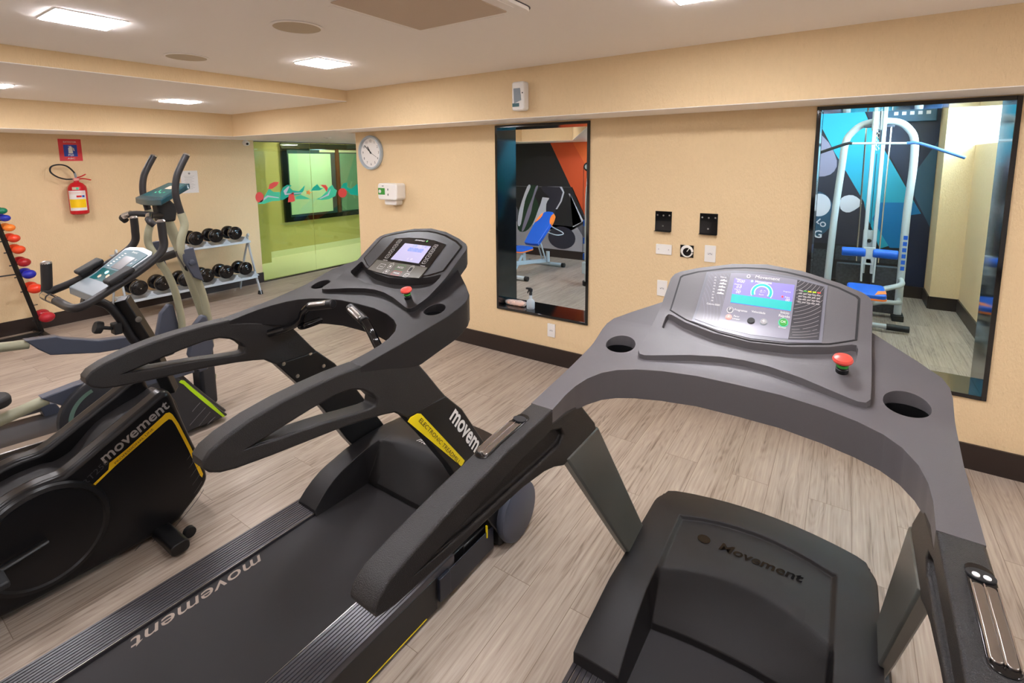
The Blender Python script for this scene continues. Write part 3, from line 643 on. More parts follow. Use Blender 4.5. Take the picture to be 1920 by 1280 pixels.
def motor_cover(t, m, rim, ledge, slot, backf, recess, w, name='motor_cover'):
    cols = [-1.0, -.985, -.93, -.85, -.75, -.70]; mid = [-.242, -.235, -.18, -.12, -.06, 0, .06, .12, .18, .235, .242]
    A = [('o', c) for c in (-1, -.9, -.75, -.6)]+[('i', -.256)]+[('i', a) for a in mid]+[('i', .256)]+[('o', c) for c in (.6, .75, .9, 1)]
    y0 = rim[0][0]; rf = lerp_tab(rim); rf = smoothf(rf, .015); wf_ = lerp_tab(w)
    rows = 0; V = []; ny = 0
    def rowys(a):
        aa = max(-.242, min(.242, a)); s, l, b, e = slot(aa), ledge(aa), backf(aa), None
        ys = [y0+(s-.004-y0)*k/8 for k in range(9)]+[s]+[s+(l-s)*k/4 for k in (1, 2, 3)]+[l, l+.012]
        ys += [l+.012+(b-.008-l-.012)*k/5 for k in range(1, 6)]+[b]; return ys
    BK = lambda a: .51-.10*(abs(a)/.365)**2
    mb = MB(); G_ = []
    for kind, c in A:
        a0 = c if kind == 'i' else math.copysign(.256+(abs(c)-.5)/.5*.109, c)
        ys = rowys(a0); bk = BK(min(abs(a0), .365)); ys = ys+[ys[-1]+(bk-ys[-1])*k/4 for k in (1, 2, 3, 4)]
        col = []
        for j, y in enumerate(ys):
            a = c if kind == 'i' else math.copysign(.256+(abs(c)-.5)/.5*(wf_(y)-.256), c)
            q_ = max(0, (j-(len(ys)-4))/3)
            if abs(c) == 1: a *= 1-.05*q_**2; y -= .022*q_
            elif abs(c) == .9: a *= 1-.012*q_**2; y -= .005*q_
            inner = kind == 'i' and abs(c) < .25
            z = rf(y)
            if inner:
                s, l, b = slot(c), ledge(c), backf(c); zl = rf(l)-recess
                if y <= s+1e-6: z = .148 if y < s-.002 else .182
                elif y <= l: q = (y-s)/(l-s); z = .182+(zl-.006-.182)*q
                elif y < b-.004: z = rf(y)-recess
            if kind == 'o' and abs(c) == 1: z -= .006
            col.append((a, y, z))
        G_.append(col)
    n = len(G_[0]); vs = [p for col in G_ for p in col]; fs = []
    for i in range(len(G_)-1):
        for j in range(n-1): fs.append((i*n+j, (i+1)*n+j, (i+1)*n+j+1, i*n+j+1))
    per = [(0, j) for j in range(n)]+[(i, n-1) for i in range(1, len(G_))]+[(len(G_)-1, j) for j in range(n-2, -1, -1)]+[(i, 0) for i in range(len(G_)-2, 0, -1)]
    k0 = len(vs)
    for i, j in per: p = G_[i][j]; vs.append((p[0], p[1], .03 if not (j == 0) else .06))
    for q in range(len(per)):
        a_, b_ = per[q], per[(q+1) % len(per)]
        fs.append((a_[0]*n+a_[1], b_[0]*n+b_[1], k0+(q+1) % len(per), k0+q))
    mb.add(vs, fs); return mb.ob(name, m, t, bevel=.007, seg=3, angle=28)
def ridged(x0, x1, y0, y1, z0, z1, n, gd):
    """ribbed aluminium side rail"""
    prof = [(x0, z0)]; p = (x1-x0)/n
    for k in range(n):
        a = x0+k*p; prof += [(a+.0006, z1), (a+p*.72, z1), (a+p*.76, z1-gd), (a+p*.98, z1-gd)]
    prof += [(x1, z1), (x1, z0)]
    return MB().prism(prof, 'y', y0, y1)
def treadmill(kind, label, loc, rz):
    dark = kind == 'dark'
    t = thing('treadmill', label, 'treadmill', loc, rz)
    HW, HC, BW = (HW1, HC1, BW1) if dark else (HW2, HC2, BW2)
    body = 'dark_plastic' if dark else 'grey_plastic'
    # console frame: horseshoe with two cup wells
    fr_ = slab('console_frame', mir(list(reversed(WOUT))+list(reversed(WIN))), HW, BW, body, t, bevel=.009, seg=3) if 0 else \
        slab('console_frame', WOUT[:-1]+[(0, .14)]+[(-x, y) for x, y in reversed(WOUT[:-1])]+[(-x, y) for x, y in reversed(WIN[1:])]+WIN, HW, BW, body, t, bevel=.009, seg=3)
    wells = [cyl(s*.348, -.113, HW(-.113)-.085, 1.4, .0445 if not dark else .040) for s in (-1, 1)]
    cut(fr_, wells)
    for s in (-1, 1):
        r = .0455 if not dark else .041; z = HW(-.113)
        mb = MB(); mb.lathe([(0, z-.09), (r, z-.09), (r, z-.018), (r-.0025, z-.018), (r-.004, z-.084), (0, z-.084)], 32, Matrix.Translation((s*.348, -.113, 0)))
        mb.ob('cup_well', 'black_plastic', t)
    # console: raised plate with a tray
    con = slab('console', CON+[(-x, y) for x, y in reversed(CON) if x > 0], HC, lambda b: min(HW(b)-.02, HC(b)-.03) if b < .06 else HC(b)-.075, body, t, bevel=.006, seg=3, step=.0125)
    tr_ = TRAY+[(-x, y) for x, y in reversed(TRAY) if x > 0]
    ct = slab('tmp', tr_, lambda b: HC(b)+.05, lambda b: HC(b)-.030 if b > -.045 else HC(-.045)-.030-(-.045-b)*.05, 'rubber', None, bevel=0)
    cm = MB(); cm.v = [tuple(v.co) for v in ct.data.vertices]; cm.f = [tuple(p.vertices) for p in ct.data.polygons]; bpy.data.objects.remove(ct)
    cut(con, [cm])
    # bezel groove and display panel
    bz = BEZ+[(-x, y) for x, y in reversed(BEZ) if x > 0]
    plate('bezel_gasket', bz, HC, 'black_gloss' if dark else 'rubber', con, .0008, .002)
    if dark:
        pan = plate('display_panel', [(x*.972, .09+(y-.09)*.955-.002) for x, y in bz], HC, 'black_plastic', con, .002, .002)
        GL = [(0, -.040), (.08, -.034), (.165, -.016), (.160, .165), (.08, .178), (0, .182)]
        gl_ = [(x, y) for x, y in GL]+[(-x, y) for x, y in reversed(GL) if x > 0]
        gl_ = [(x, max(y, -.004-(1-abs(x)/.17)*.012)) for x, y in gl_]
        plate('display_glass', gl_, HC, 'black_gloss', con, .0035, .0015)
        KP = [(0, -.013), (.08, -.011), (.158, -.003), (.157, .05), (0, .05)]
        plate('key_field', KP+[(-x, y) for x, y in reversed(KP) if x > 0], HC, mat('key_olive', (84, 80, 70), .35) and 'key_olive', con, .0046, .0008)
        scr = plate('screen', [(-.080, .062), (.094, .062), (.088, .146), (-.074, .146)], HC, 'screen_lilac', con, .0048, .001)
        text('digits', '00:00:00', .026, onsurf(.02, .117, HC, eps=.0068), 'screen_blue', con, bold=.0004)
        text('digits', '0.00', .015, onsurf(.0, .137, HC, eps=.0068), 'screen_blue', con); text('digits', '0 - 00', .012, onsurf(.055, .138, HC, eps=.0068), 'screen_blue', con)
        text('digits', '0    00', .012, onsurf(.03, .073, HC, eps=.0068), 'white_print', con)
        text('logo', 'movement', .014, onsurf(.0, .168, HC, eps=.0062), 'white_print', con, shear=.3); plate('logo_leaf', circ(.043, .168, .005, 12), HC, 'green_button', con, .0056)
        def key(cx, cy, w, h, s, m, sz=.012, sym=None, th=.0011):
            o = rrect(cx, cy, w, h, .003); i = rrect(cx, cy, w-.0022, h-.0022, .0025)
            mb = MB(); n = len(o); z = lambda p: (p[0], p[1], HC(p[1])+.0064)
            mb.add([z(p) for p in o]+[z(p) for p in i], [(k, (k+1) % n, n+(k+1) % n, n+k) for k in range(n)])
            kb = mb.ob('key', m, con, smooth=False, fix=False)
            if s: text('key_label', s, sz, onsurf(cx, cy, HC, eps=.0066), 'white_print', kb)
            if sym: MB().add([(cx+x, cy+y, HC(cy+y)+.0066) for x, y in sym], [tuple(range(len(sym)))]).ob('key_symbol', 'white_print', kb, smooth=False)
            return kb
        for i, s in enumerate(('12', '9', '6', '3')): key(-.118+.003*i, .150-.026*i, .022, .020, s, 'white_print')
        for i, s in enumerate(('15', '12', '9', '6')): key(.112+.003*i, .146-.0245*i, .022, .020, s, 'white_print')
        text('caption', 'velocidade', .007, onsurf(-.103, .052, HC, eps=.0068), 'white_print', con); text('caption', 'inclinação', .007, onsurf(.128, .052, HC, eps=.0068), 'white_print', con)
        key(-.095, .021, .036, .026, 'modo', 'white_print', .008); key(-.045, .030, .024, .022, '', 'white_print', sym=[(-.006, -.005), (.006, -.005), (0, .006)])
        key(-.040, -.001, .024, .022, '', 'white_print', sym=[(-.006, .005), (0, -.006), (.006, .005)])
        key(.016, .030, .048, .024, 'INICIO', 'green_button', .012); key(.022, .000, .048, .024, 'PARAR', 'red_button', .012)
        kk = key(.078, .030, .022, .026, '', 'white_print'); plate('key_symbol', rrect(.078, .028, .012, .018, .003), HC, 'rubber', kk, .006)
        key(.083, -.002, .022, .022, '~', 'white_print', .016)
        text('caption', '+ inc', .008, onsurf(.078, .047, HC, eps=.0066), 'white_print', con); text('caption', 'vel', .008, onsurf(-.043, .046, HC, eps=.0066), 'white_print', con)
    else:
        pan = plate('display_panel', [(x*.978, .09+(y-.09)*.965-.0025) for x, y in bz], HC, 'grey_plastic', con, .0022, .002)
        FR = [(0, -.013), (.09, -.004), (.171, .016), (.171, .187), (.09, .203), (0, .209)]
        plate('display_frame', FR+[(-x, y) for x, y in reversed(FR) if x > 0], HC, mat('frame_grey', (106, 106, 114), .35) and 'frame_grey', con, .0040, .002)
        F2 = [(0, .0), (.08, .006), (.163, .024), (.163, .181), (.08, .195), (0, .2)]
        plate('overlay', F2+[(-x, y) for x, y in reversed(F2) if x > 0], HC, mat('overlay_grey', (128, 126, 138), .3) and 'overlay_grey', con, .0052, .001)
        mat('pattern_light', (112, 110, 116), .35); mat('pattern_dark', (52, 50, 54), .35)
        plate('side_graphic', [(-.163, .024), (-.096, .006), (-.096, .194), (-.163, .181)], HC, 'pattern_light', con, .0060, .0006)
        plate('side_graphic', [(.092, .006), (.163, .024), (.163, .181), (.092, .194)], HC, 'pattern_dark', con, .0060, .0006)
        def arcs(cx, cy, r0, n, a0, a1, x0, x1, y0, y1, dr=.010):
            mb = MB()
            for k in range(n):
                r = r0+k*dr; pts = []
                for q in range(41):
                    a = math.radians(a0+(a1-a0)*q/40); x, y = cx+r*math.cos(a), cy+r*math.sin(a)
                    if x0 < x < x1 and y0(x) < y < y1(x): pts.append((x, y))
                    else:
                        if len(pts) > 1: seg(mb, pts)
                        pts = []
                if len(pts) > 1: seg(mb, pts)
            return mb
        def seg(mb, pts, w=.0005):
            vs = []
            for i, p in enumerate(pts):
                q = pts[min(i+1, len(pts)-1)]; o = pts[max(i-1, 0)]; d = Vector((q[0]-o[0], q[1]-o[1])).normalized(); nx, ny = -d.y*w, d.x*w
                vs += [(p[0]+nx, p[1]+ny, HC(p[1]+ny)+.0070), (p[0]-nx, p[1]-ny, HC(p[1]-ny)+.0070)]
            mb.add(vs, [(2*i, 2*i+1, 2*i+3, 2*i+2) for i in range(len(pts)-1)])
        lo = lambda x: .006+.018*max(0, (abs(x)-.092)/.071); hi = lambda x: .194-.013*max(0, (abs(x)-.092)/.071)
        arcs(.06, .22, .05, 19, -95, 0, .0925, .1625, lo, hi).ob('arc_lines', 'grey_print', con, smooth=False, fix=False)
        arcs(-.30, .02, .16, 18, 0, 60, -.1625, -.0965, lo, hi, .0095).ob('arc_lines', 'overlay_grey', con, smooth=False, fix=False)
        sc = [(-.077, .097), (.087, .097), (.086, .175), (-.082, .175)]
        plate('screen', sc, HC, 'screen_purple', con, .0064, .001)
        plate('screen_band', [(-.077, .097), (.087, .097), (.0868, .123), (-.0785, .123)], HC, 'screen_teal', con, .0072, .0008)
        for r0, r1, m in ((.0285, .0305, 'screen_cyan'), (.0215, .0285, 'screen_teal'), (.0185, .0215, 'screen_cyan')):
            mb = MB(); n = 28; vs = []
            for k in range(n+1):
                a = math.radians(-28+236*k/n)
                for r in (r0, r1): x, y = .003+r*math.cos(a), .1385+r*math.sin(a)*.95; vs.append((x, max(y, .1235), HC(max(y, .1235))+.0084))
            mb.add(vs, [(2*k, 2*k+1, 2*k+3, 2*k+2) for k in range(n)]); mb.ob('gauge_ring', m, con, smooth=False, fix=False)
        T = lambda s, sz, x, y, m='white_print', **k: text('lettering', s, sz, onsurf(x, y, HC, eps=.0086), m, con, **k)
        T('0:00', .013, -.062, .165, shear=.25); T('0.0', .012, -.064, .146, shear=.25); T('00', .013, -.063, .130, shear=.25); T('0.0', .012, .004, .141, shear=.25); T('Km/h', .006, .003, .131)
        T('Tempo', .006, -.070, .1715); T('Distância', .006, -.067, .154); T('Caloria', .006, -.066, .138); T('Programa', .005, .070, .150); T('Pulso', .006, .073, .133); T('00', .011, .074, .125+.0, shear=.25)
        T('Movement', .009, .002, .1705, xs=1.2, bold=.0002); T('Movement', .014, .010, .186, 'frame_grey' if 0 else 'white_print', xs=1.15, shear=.15)
        plate('logo_ring', circ(-.043, .186, .0055, 16), HC, 'white_print', con, .0072); plate('logo_ring', circ(-.043, .186, .0035, 16), HC, 'overlay_grey', con, .0082); plate('logo_ring', circ(-.030, .1705, .003, 12), HC, 'screen_cyan', con, .008)
        plate('heart_mark', circ(.060, .134, .003, 10), HC, 'red_button', con, .008)
        def btn(cx, cy, r, m, s, sz, ring='overlay_grey', sm='white_print'):
            b = plate('button', circ(cx, cy, r, 24), HC, ring, con, .0066, .0012); plate('button_face', circ(cx, cy, r*.82, 24), HC, m, b, .0078, .0012)
            if s: text('button_label', s, sz, onsurf(cx, cy, HC, eps=.0094), sm, b)
        btn(-.073, .074, .0092, 'frame_grey', 'P', .012, 'white_print'); btn(-.072, .0515, .0092, 'pink_button', 'X', .008, 'pink_button')
        btn(-.010, .0505, .0105, 'rubber', '', .01, 'rubber'); btn(.023, .0535, .0105, 'grey_plastic_light', '+', .018, 'silver_plastic'); btn(.073, .0605, .0125, 'green_button', 'OK', .010, 'wave2')
        T('Programas', .0085, -.043, .0755); T('Velocidade', .0085, .005, .0775); T('Início', .0105, .073, .0875); T('Rápido', .0105, .073, .0775); T('Enter', .009, .073, .0435)
        T('Parar', .0075, -.051, .056); T('Limpar', .0075, -.050, .0475)
        for i, s in enumerate(('Very easy', 'aaaaa', 'bbbbb', 'ccccc', 'ddddd', 'eeeee')[:1]): T('Esforço', .006, -.115, .172)
        for i in range(5):   # little profile pictograms
            x, y = -.112, .163-.0105*i; MB().add([(x+dx, y+dy, HC(y+dy)+.0074) for dx, dy in [(-.011, -.003), (-.007, .002), (-.003, -.001), (.001, .004), (.005, -.001), (.008, .001), (.011, -.003)]], [(0, 1, 2), (0, 2, 3), (0, 3, 4), (0, 4, 5), (0, 5, 6)]).ob('pictogram', 'white_print', con, smooth=False, fix=False)
        for i in range(9): T('P%d' % (i+1), .006, -.138+.001*i, .168-.0095*i)
        T('Caloria 0500', .0075, -.124, .0815)
        for r in range(5):
            for c in range(5):
                x, y = .105+c*.0115, .160-r*.0085+.0; plate('table_cell', rrect(x, y, .0095, .0035, .001, 1), HC, 'grey_print' if r else ('green_button' if c == 1 else ('yellow' if c == 2 else ('lime' if c == 3 else ('red_button' if c == 4 else 'grey_print')))), con, .0070, .0004)
    # emergency stop
    ex, ey = (.205, -.108) if dark else (.220, -.066)
    zb = HC(ey)-.004
    Mt = Matrix.Translation((ex, ey, zb)) @ Matrix.Rotation(math.radians(14), 4, 'X')
    es = MB().lathe([(0, 0), (.014, 0), (.014, .014), (.011, .016), (.011, .034), (0, .034)], 24, Mt).ob('emergency_stop', 'black_plastic', t)
    MB().lathe([(0, .030), (.013, .030), (.021, .035), (.0225, .040), (.020, .046), (.010, .050), (0, .051)], 30, Mt).ob('stop_button', 'red_button', es)
    MB().lathe([(.0115, .020), (.0135, .020), (.0135, .027), (.0115, .027)], 24, Mt, ring=True).ob('stop_collar', 'green_button', es)
    # underside box below the console
    slab('console_underbody', [(-.27, -.15), (.27, -.15), (.24, .12), (-.24, .12)], lambda b: BW(b)+.01, lambda b: BW(b)-.045 if b > -.12 else BW(b)-.02, 'black_plastic', t, bevel=.012)
    # handrails
    for s in (-1, 1):
        x0, x1 = (.361, .422); lo_, hi_ = (min(s*x0, s*x1), max(s*x0, s*x1))
        if dark:
            prof = [(-.505, 1.098), (-.60, 1.100), (-.68, 1.097), (-.76, 1.091), (-.84, 1.079), (-.905, 1.061), (-.94, 1.045), (-.955, 1.028), (-.955, 1.008), (-.943, .992), (-.92, .979), (-.885, .970), (-.80, .958), (-.72, .949), (-.60, .936), (-.50, .920), (-.43, .905), (-.385, .893), (-.335, .853), (-.140, .848), (-.17, .885), (-.23, .965), (-.275, 1.022), (-.33, 1.040), (-.39, 1.055), (-.48, 1.078), (-.505, 1.084)]
            hr = MB().prism(prof, 'x', lo_, hi_).ob('handrail', 'pad_plastic', t, bevel=.013, seg=4, angle=50)
            hole = [(-.835, 1.008), (-.76, 1.020), (-.68, 1.032), (-.60, 1.040), (-.55, 1.036), (-.51, 1.020), (-.475, .992), (-.458, .970), (-.462, .950), (-.49, .952), (-.56, .964), (-.62, .976), (-.70, .988), (-.78, .998)]
            hm = MB().prism(hole, 'x', lo_-.05, hi_+.05); cut(hr, [hm])
            xs_ = hi_+.0005 if s > 0 else lo_-.0005
            # seam line under the soft top
            up_ = MB().prism([(-.335, .856), (-.140, .850), (-.05, .76), (.075, .57), (.215, .34), (.38, .05), (.42, .02), (.20, .02), (.19, .06), (-.01, .36), (-.12, .555), (-.24, .73)], 'x', lo_+.004, hi_-.004).ob('upright', 'black_plastic', t, bevel=.006, seg=3, angle=50)
            if s > 0:
                st_ = MB().prism([(-.318, .846), (-.286, .846), (-.270, .838), (-.045, .545), (-.064, .530), (-.330, .836)], 'x', hi_-.0045, hi_-.0020).ob('yellow_stripe', 'yellow', up_, smooth=False)
                text('lettering', 'movement', .088, onx(hi_-.0020, (-.004+.003, .632-.012), (.545, -.80)), 'white_print', up_, bold=.0022, xs=.98)
                text('lettering', 'ELECTRONIC TREADMILL', .022, onx(hi_-.0012, (-.190+.012, .688), (.60, -.80)), 'dark_print', up_, xs=1.35, shear=.2)
            else:
                for b_, c_ in ((-.303, .852), (-.175, .857), (-.243, .775), (-.112, .775)):
                    MB().lathe([(0, 0), (.009, 0), (.008, .003), (0, .004)], 14, Matrix.Translation((hi_-.004, b_, c_-.006)) @ Matrix.Rotation(math.pi/2, 4, 'Y')).ob('bolt', 'screw', up_)
            # bent grip bar inside the frame
            gb = MB().tube([(s*.36, -.36, 1.00), (s*.30, -.315, 1.02), (s*.235, -.295, 1.060), (s*.205, -.295, 1.10), (s*.17, -.29, 1.128)], .0155, 14, 8).ob('grip_bar', 'black_gloss', t)
            MB().tube([(s*.17, -.29, 1.128), (s*.05, -.262, 1.152)], .0185, 16, 0).ob('grip_sleeve', 'black_plastic', gb, bevel=.004)
            for dz in (0,): MB().tube([(s*.155, -.292, 1.138), (s*.075, -.275, 1.156)], .0175, 12, 0, flat=(1, .55)).ob('pulse_sensor', 'brushed', gb, bevel=.002)
            if s < 0: MB().tube([(s*.235, -.293, 1.045), (s*.24, -.27, 1.03), (s*.19, -.14, 1.06)], .0145, 12, 8).ob('stay_bar', 'black_gloss', gb)
        else:
            prof = [(-.512, 1.096), (-.60, 1.092), (-.70, 1.087), (-.86, 1.070), (-.98, 1.051), (-1.04, 1.038), (-1.066, 1.022), (-1.074, 1.005), (-1.066, .990), (-1.03, .981), (-.93, .975), (-.776, .971), (-.65, .965), (-.55, .950), (-.50, .935), (-.45, .912), (-.245, .908), (-.262, .945), (-.36, 1.045), (-.40, 1.052), (-.512, 1.064)]
            hr = MB().prism(prof, 'x', lo_, hi_).ob('handrail', 'pad_plastic', t, bevel=.013, seg=4, angle=50)
            gp = [(-.94, 1.004), (-.80, 1.018), (-.65, 1.034), (-.52, 1.040), (-.47, 1.022), (-.455, 1.000), (-.475, .985), (-.56, .985), (-.70, .990), (-.85, .996)]
            cut(hr, [MB().prism(gp, 'x', lo_-.02, lo_+.014), MB().prism(gp, 'x', hi_-.014, hi_+.02)])
            # pulse sensor plate on the rail top
            ztop = lerp_tab([(-.86, 1.070), (-.70, 1.087), (-.60, 1.092), (-.51, 1.096)])
            pl = slab('sensor_base', rrect(s*.403, -.663, .034, .186, .015, 4), lambda b: ztop(b)+.0022, lambda b: ztop(b)-.004, 'black_gloss', hr, bevel=.001)
            for dx in (-.0072, .0072): slab('sensor_plate', rrect(s*.403+dx, -.680, .0128, .128, .005, 4), lambda b: ztop(b)+.0052, lambda b: ztop(b), 'brushed', hr, bevel=.0012)
            for dx in (-.0145, 0, .0145): slab('sensor_trim', rrect(s*.403+dx, -.680, .0018, .130, .0008, 2), lambda b: ztop(b)+.0066, lambda b: ztop(b), 'chrome', hr, bevel=0)
            slab('speed_key', circ(s*.403, -.596, .0175, 24, .012), lambda b: ztop(b)+.0050, lambda b: ztop(b), 'rubber', hr, bevel=.001)
            if s > 0:
                for dx in (-.0062, .0062): slab('key_mark', circ(s*.403+dx, -.600, .0046, 16), lambda b: ztop(b)+.0062, lambda b: ztop(b), 'white_print', hr, bevel=0)
            up_ = MB().prism([(-.44, .925), (-.245, .925), (.131, .397), (.385, .04), (.26, .04), (-.024, .387)], 'x', s*.3575 if s > 0 else -.388, s*.3575 if s < 0 else .388).ob('upright', 'post_grey', t, bevel=.006, seg=2, angle=50)
    # motor cover
    if dark:
        mc = motor_cover(t, 'dark_plastic', [(-.27, .185), (-.22, .238), (-.15, .283), (-.03, .320), (.06, .335), (.21, .342), (.40, .325), (.5, .305)],
                    lambda a: .150-.055*(a/.242)**2, lambda a: .014, lambda a: .40, .0, [(-.27, .382), (-.1, .366), (.1, .358), (.5, .345)])
        text('lettering', 'movement', .052, lambda x, y: (-.085+.11+x, .203+y, .344), 'white_print', mc, shear=.35, xs=1.05)
    else:
        mc = motor_cover(t, 'dark_plastic', [(-.31, .212), (-.29, .230), (-.2, .275), (-.09, .312), (.16, .335), (.35, .343), (.43, .338), (.5, .325)],
                    lambda a: .100-.072*(a/.242)**2, lambda a: -.033-.024*(a/.242)**2, lambda a: .355-.055*(a/.242)**2, .012, [(-.31, .402), (-.2, .386), (0, .372), (.5, .362)])
        rec_ = lambda y: .3352+(y-.16)*.042-.012+.0018
        text('logo', 'Movement', .052, lambda x, y: (.03+x, .232+y, rec_(.232+y)), 'black_gloss', mc, shear=.2, xs=1.15, bold=.001)
        MB().add([(-.150+.022*math.cos(k*math.pi/12), .236+.020*math.sin(k*math.pi/12), rec_(.236+.020*math.sin(k*math.pi/12))) for k in range(24)], [tuple(range(24))]).ob('logo_disc', 'black_gloss', mc, smooth=False)
    # deck
    MB().bb(-.385, .385, -1.62, -.02, .045, .150).ob('deck', 'black_plastic', t, bevel=.004)
    slab('running_belt', [(-.258, -1.60), (.258, -1.60), (.258, .03), (-.258, .03)], lambda b: .1615, lambda b: .1505, 'belt', t, bevel=.002, step=.5)
    for s in (-1, 1):
        x0, x1 = (.264, .402) if s > 0 else (-.402, -.264)
        rl = ridged(x0, x1, -1.62, -.10, .045 if dark else .05, .172, 11 if dark else 8, .0038 if dark else .004).ob('side_rail', 'ridge_dark', t, smooth=False)
        if not dark:
            for k in range(1, 8): MB().bb(x0+k*.01725-.0017, x0+k*.01725+.0002, -1.6, -.12, .170, .1726).ob('rail_line', 'brushed', rl, smooth=False)
        xe = .404*s
        MB().bb(min(xe, xe-s*.012), max(xe, xe-s*.012), -1.62, -.2, .018, .150).ob('side_skirt', 'black_plastic', t, bevel=.003)
        if dark:
            MB().bb(s*.4045-.0006, s*.4045+.0006, -1.60, -.26, .022, .026).ob('yellow_line', 'yellow', t, smooth=False)
            MB().bb(s*.262-.0012, s*.262+.0012, -1.6, -.12, .168, .1735).ob('rail_edge', 'brushed', rl, smooth=False)
        MB().tube([(s*.36, -1.55, .0), (s*.36, -1.55, .06)], .02, 12, 0).ob('rubber_foot', 'rubber', t)
        MB().bb(s*.37-.03, s*.37+.03, -1.66, -1.56, .03, .176).ob('end_cap', 'black_plastic', t, bevel=.008)
    MB().bb(-.385, .385, -.02, .42, .02, .14).ob('base_frame', 'black_plastic', t, bevel=.006)
    if dark:
        text('lettering', 'movement', .078, lambda x, y: (-.222+y, -.735-x, .1622), 'belt_print', t, shear=.3, xs=1.28, bold=.0004)
        # front cross foot with round wheel covers
        MB().bb(-.40, .42, .18, .36, .015, .10).ob('front_foot', 'black_plastic', t, bevel=.01)
        mat('side_navy', (24, 28, 38), .35); MB().bb(.404, .420, -.20, -.14, .05, .145).ob('side_clip', 'side_navy', t, bevel=.003)
        MB().bb(.404, .409, -.14, .15, .03, .135).ob('side_plate', 'side_navy', t, bevel=.003)
        for s in (-1, 1):
            Mx = Matrix.Translation((s*.43, .285, .135)) @ Matrix.Rotation(s*math.pi/2, 4, 'Y')
            MB().lathe([(0, -.03), (.105, -.03), (.128, -.01), (.134, .012), (.130, .026), (.118, .032), (0, .037)], 44, Mx).ob('wheel_cover', 'slate_plastic', t)
        MB().bb(.405, .412, .098, .104, .11, .165).ob('yellow_mark', 'yellow', t, smooth=False)
    else:
        for s in (-1, 1): MB().tube([(s*.33, .44, .035), (s*.37, .44, .035)], .035, 20, 0).ob('transport_wheel', 'rubber', t)
        MB().bb(-.42, .42, .26, .40, .012, .07).ob('front_foot', 'black_plastic', t, bevel=.01)
    return t
treadmill('dark', 'all-black treadmill with small lit screen and yellow stripe lettering, middle of the room', (5.310, -2.078, 0), math.radians(-.8))
treadmill('grey', 'nearest treadmill with grey console, purple and teal screen and black handrails', (6.6967, -2.0, 0), math.radians(-.45))

# ================================================================ EXERCISE BIKE
bk = thing('exercise_bike', 'black exercise bike with a yellow line along its shroud and a small console', 'exercise bike', (4.22, -2.5, 0))
spine = [(-0.95, 0.06), (-0.98, 0.16), (-0.92, 0.322), (-0.8, 0.402), (-0.7, 0.42), (-0.633, 0.425), (-0.587, 0.435), (-0.537, 0.438), (-0.497, 0.436), (-0.463, 0.428), (-0.42, 0.44), (-0.393, 0.457), (-0.311, 0.532), (-0.23, 0.567), (-0.15, 0.591), (-0.08, 0.614), (-0.052, 0.56), (-0.03, 0.4), (0.01, 0.223), (0, 0.152), (-0.09, 0.07), (-0.147, 0.045), (-0.4, 0.04), (-0.72, 0.04)]
MB().prism(crsm(spine, 3), 'x', -.115, .115).ob('shroud_core', 'dark_plastic', bk, bevel=.02, seg=3, angle=45)
side = [(-.93, .07), (-.955, .18), (-.90, .30), (-.80, .40), (-.72, .440), (-.65, .472), (-.58, .487), (-.51, .486), (-.475, .498), (-.43, .522), (-.352, .566), (-.204, .648), (-.150, .678), (-.122, .680), (-.100, .655), (-.080, .571), (-.035, .397), (.012, .223), (.0, .152), (-.09, .07), (-.155, .035), (-.4, .03), (-.72, .035)]
for s in (-1, 1):
    sp_ = MB().prism(crsm(side, 3), 'x', min(s*.10, s*.185), max(s*.10, s*.185)).ob('shroud_panel', 'black_gloss' if 0 else mat('shroud_black', (17, 16, 17), .3, spec=.4) and 'shroud_black', bk, bevel=.022, seg=4, angle=45)
    if s > 0:
        yl = [(-0.429, 0.388), (-0.359, 0.432), (-0.353, 0.459), (-0.289, 0.489), (-0.21, .535), (-0.15, 0.571), (-0.134, 0.582), (-0.119, 0.580), (-0.108, 0.565), (-0.088, 0.513), (-0.046, 0.370), (-.006, 0.215), (-0.012, 0.200), (-0.020, 0.216), (-0.058, 0.366), (-0.100, 0.510), (-0.112, 0.540), (-0.124, 0.550), (-0.142, 0.543), (-0.334, 0.437), (-0.420, 0.382)]
        MB().prism(yl, 'x', .1845, .1866).ob('yellow_stripe', 'amber', sp_, smooth=False)
        text('lettering', 'movement', .066, onx(.1866, (-.253, .552), (.252, .140)), 'grey_print', sp_, bold=.0012, xs=1.02, shear=.1)
        text('lettering', 'RT250', .034, onx(.1866, (-.402, .442), (.86, .58)), 'grey_dark', sp_, xs=1.15, shear=.15)
        text('lettering', 'PROFESSIONAL LINE', .014, onx(.1870, (-.262, .490), (.86, .50)), 'dark_print', sp_, xs=1.35)
        for i in range(6):
            P0 = [(.186-.0005*k*k, (-.030+.004*i)-.012*k-.0035*k*k, (.36-.045*i)-.016*k-.002*k*k) for k in range(6+i)]
            MB().tube(P0, .0012, 6, 3).ob('groove_ridge', 'grey_dark', sp_)
    Mx = Matrix.Translation((s*.182, -.575, .275)) @ Matrix.Rotation(s*math.pi/2, 4, 'Y')
    dk = MB().lathe([(0, 0), (.195, 0), (.205, .012), (.200, .026), (.185, .030), (.178, .022), (0, .018)], 56, Mx).ob('crank_disc', 'shroud_black', bk)
    MB().tube([(s*.225, -.575, .275), (s*.232, -.66, .262), (s*.238, -.735, .255)], .017, 12, 3, flat=(1, .6)).ob('crank_arm', 'black_plastic', dk)
    MB().box((s*.29, -.745, .25), (.10, .085, .025)).ob('pedal', 'rubber', dk, bevel=.006)
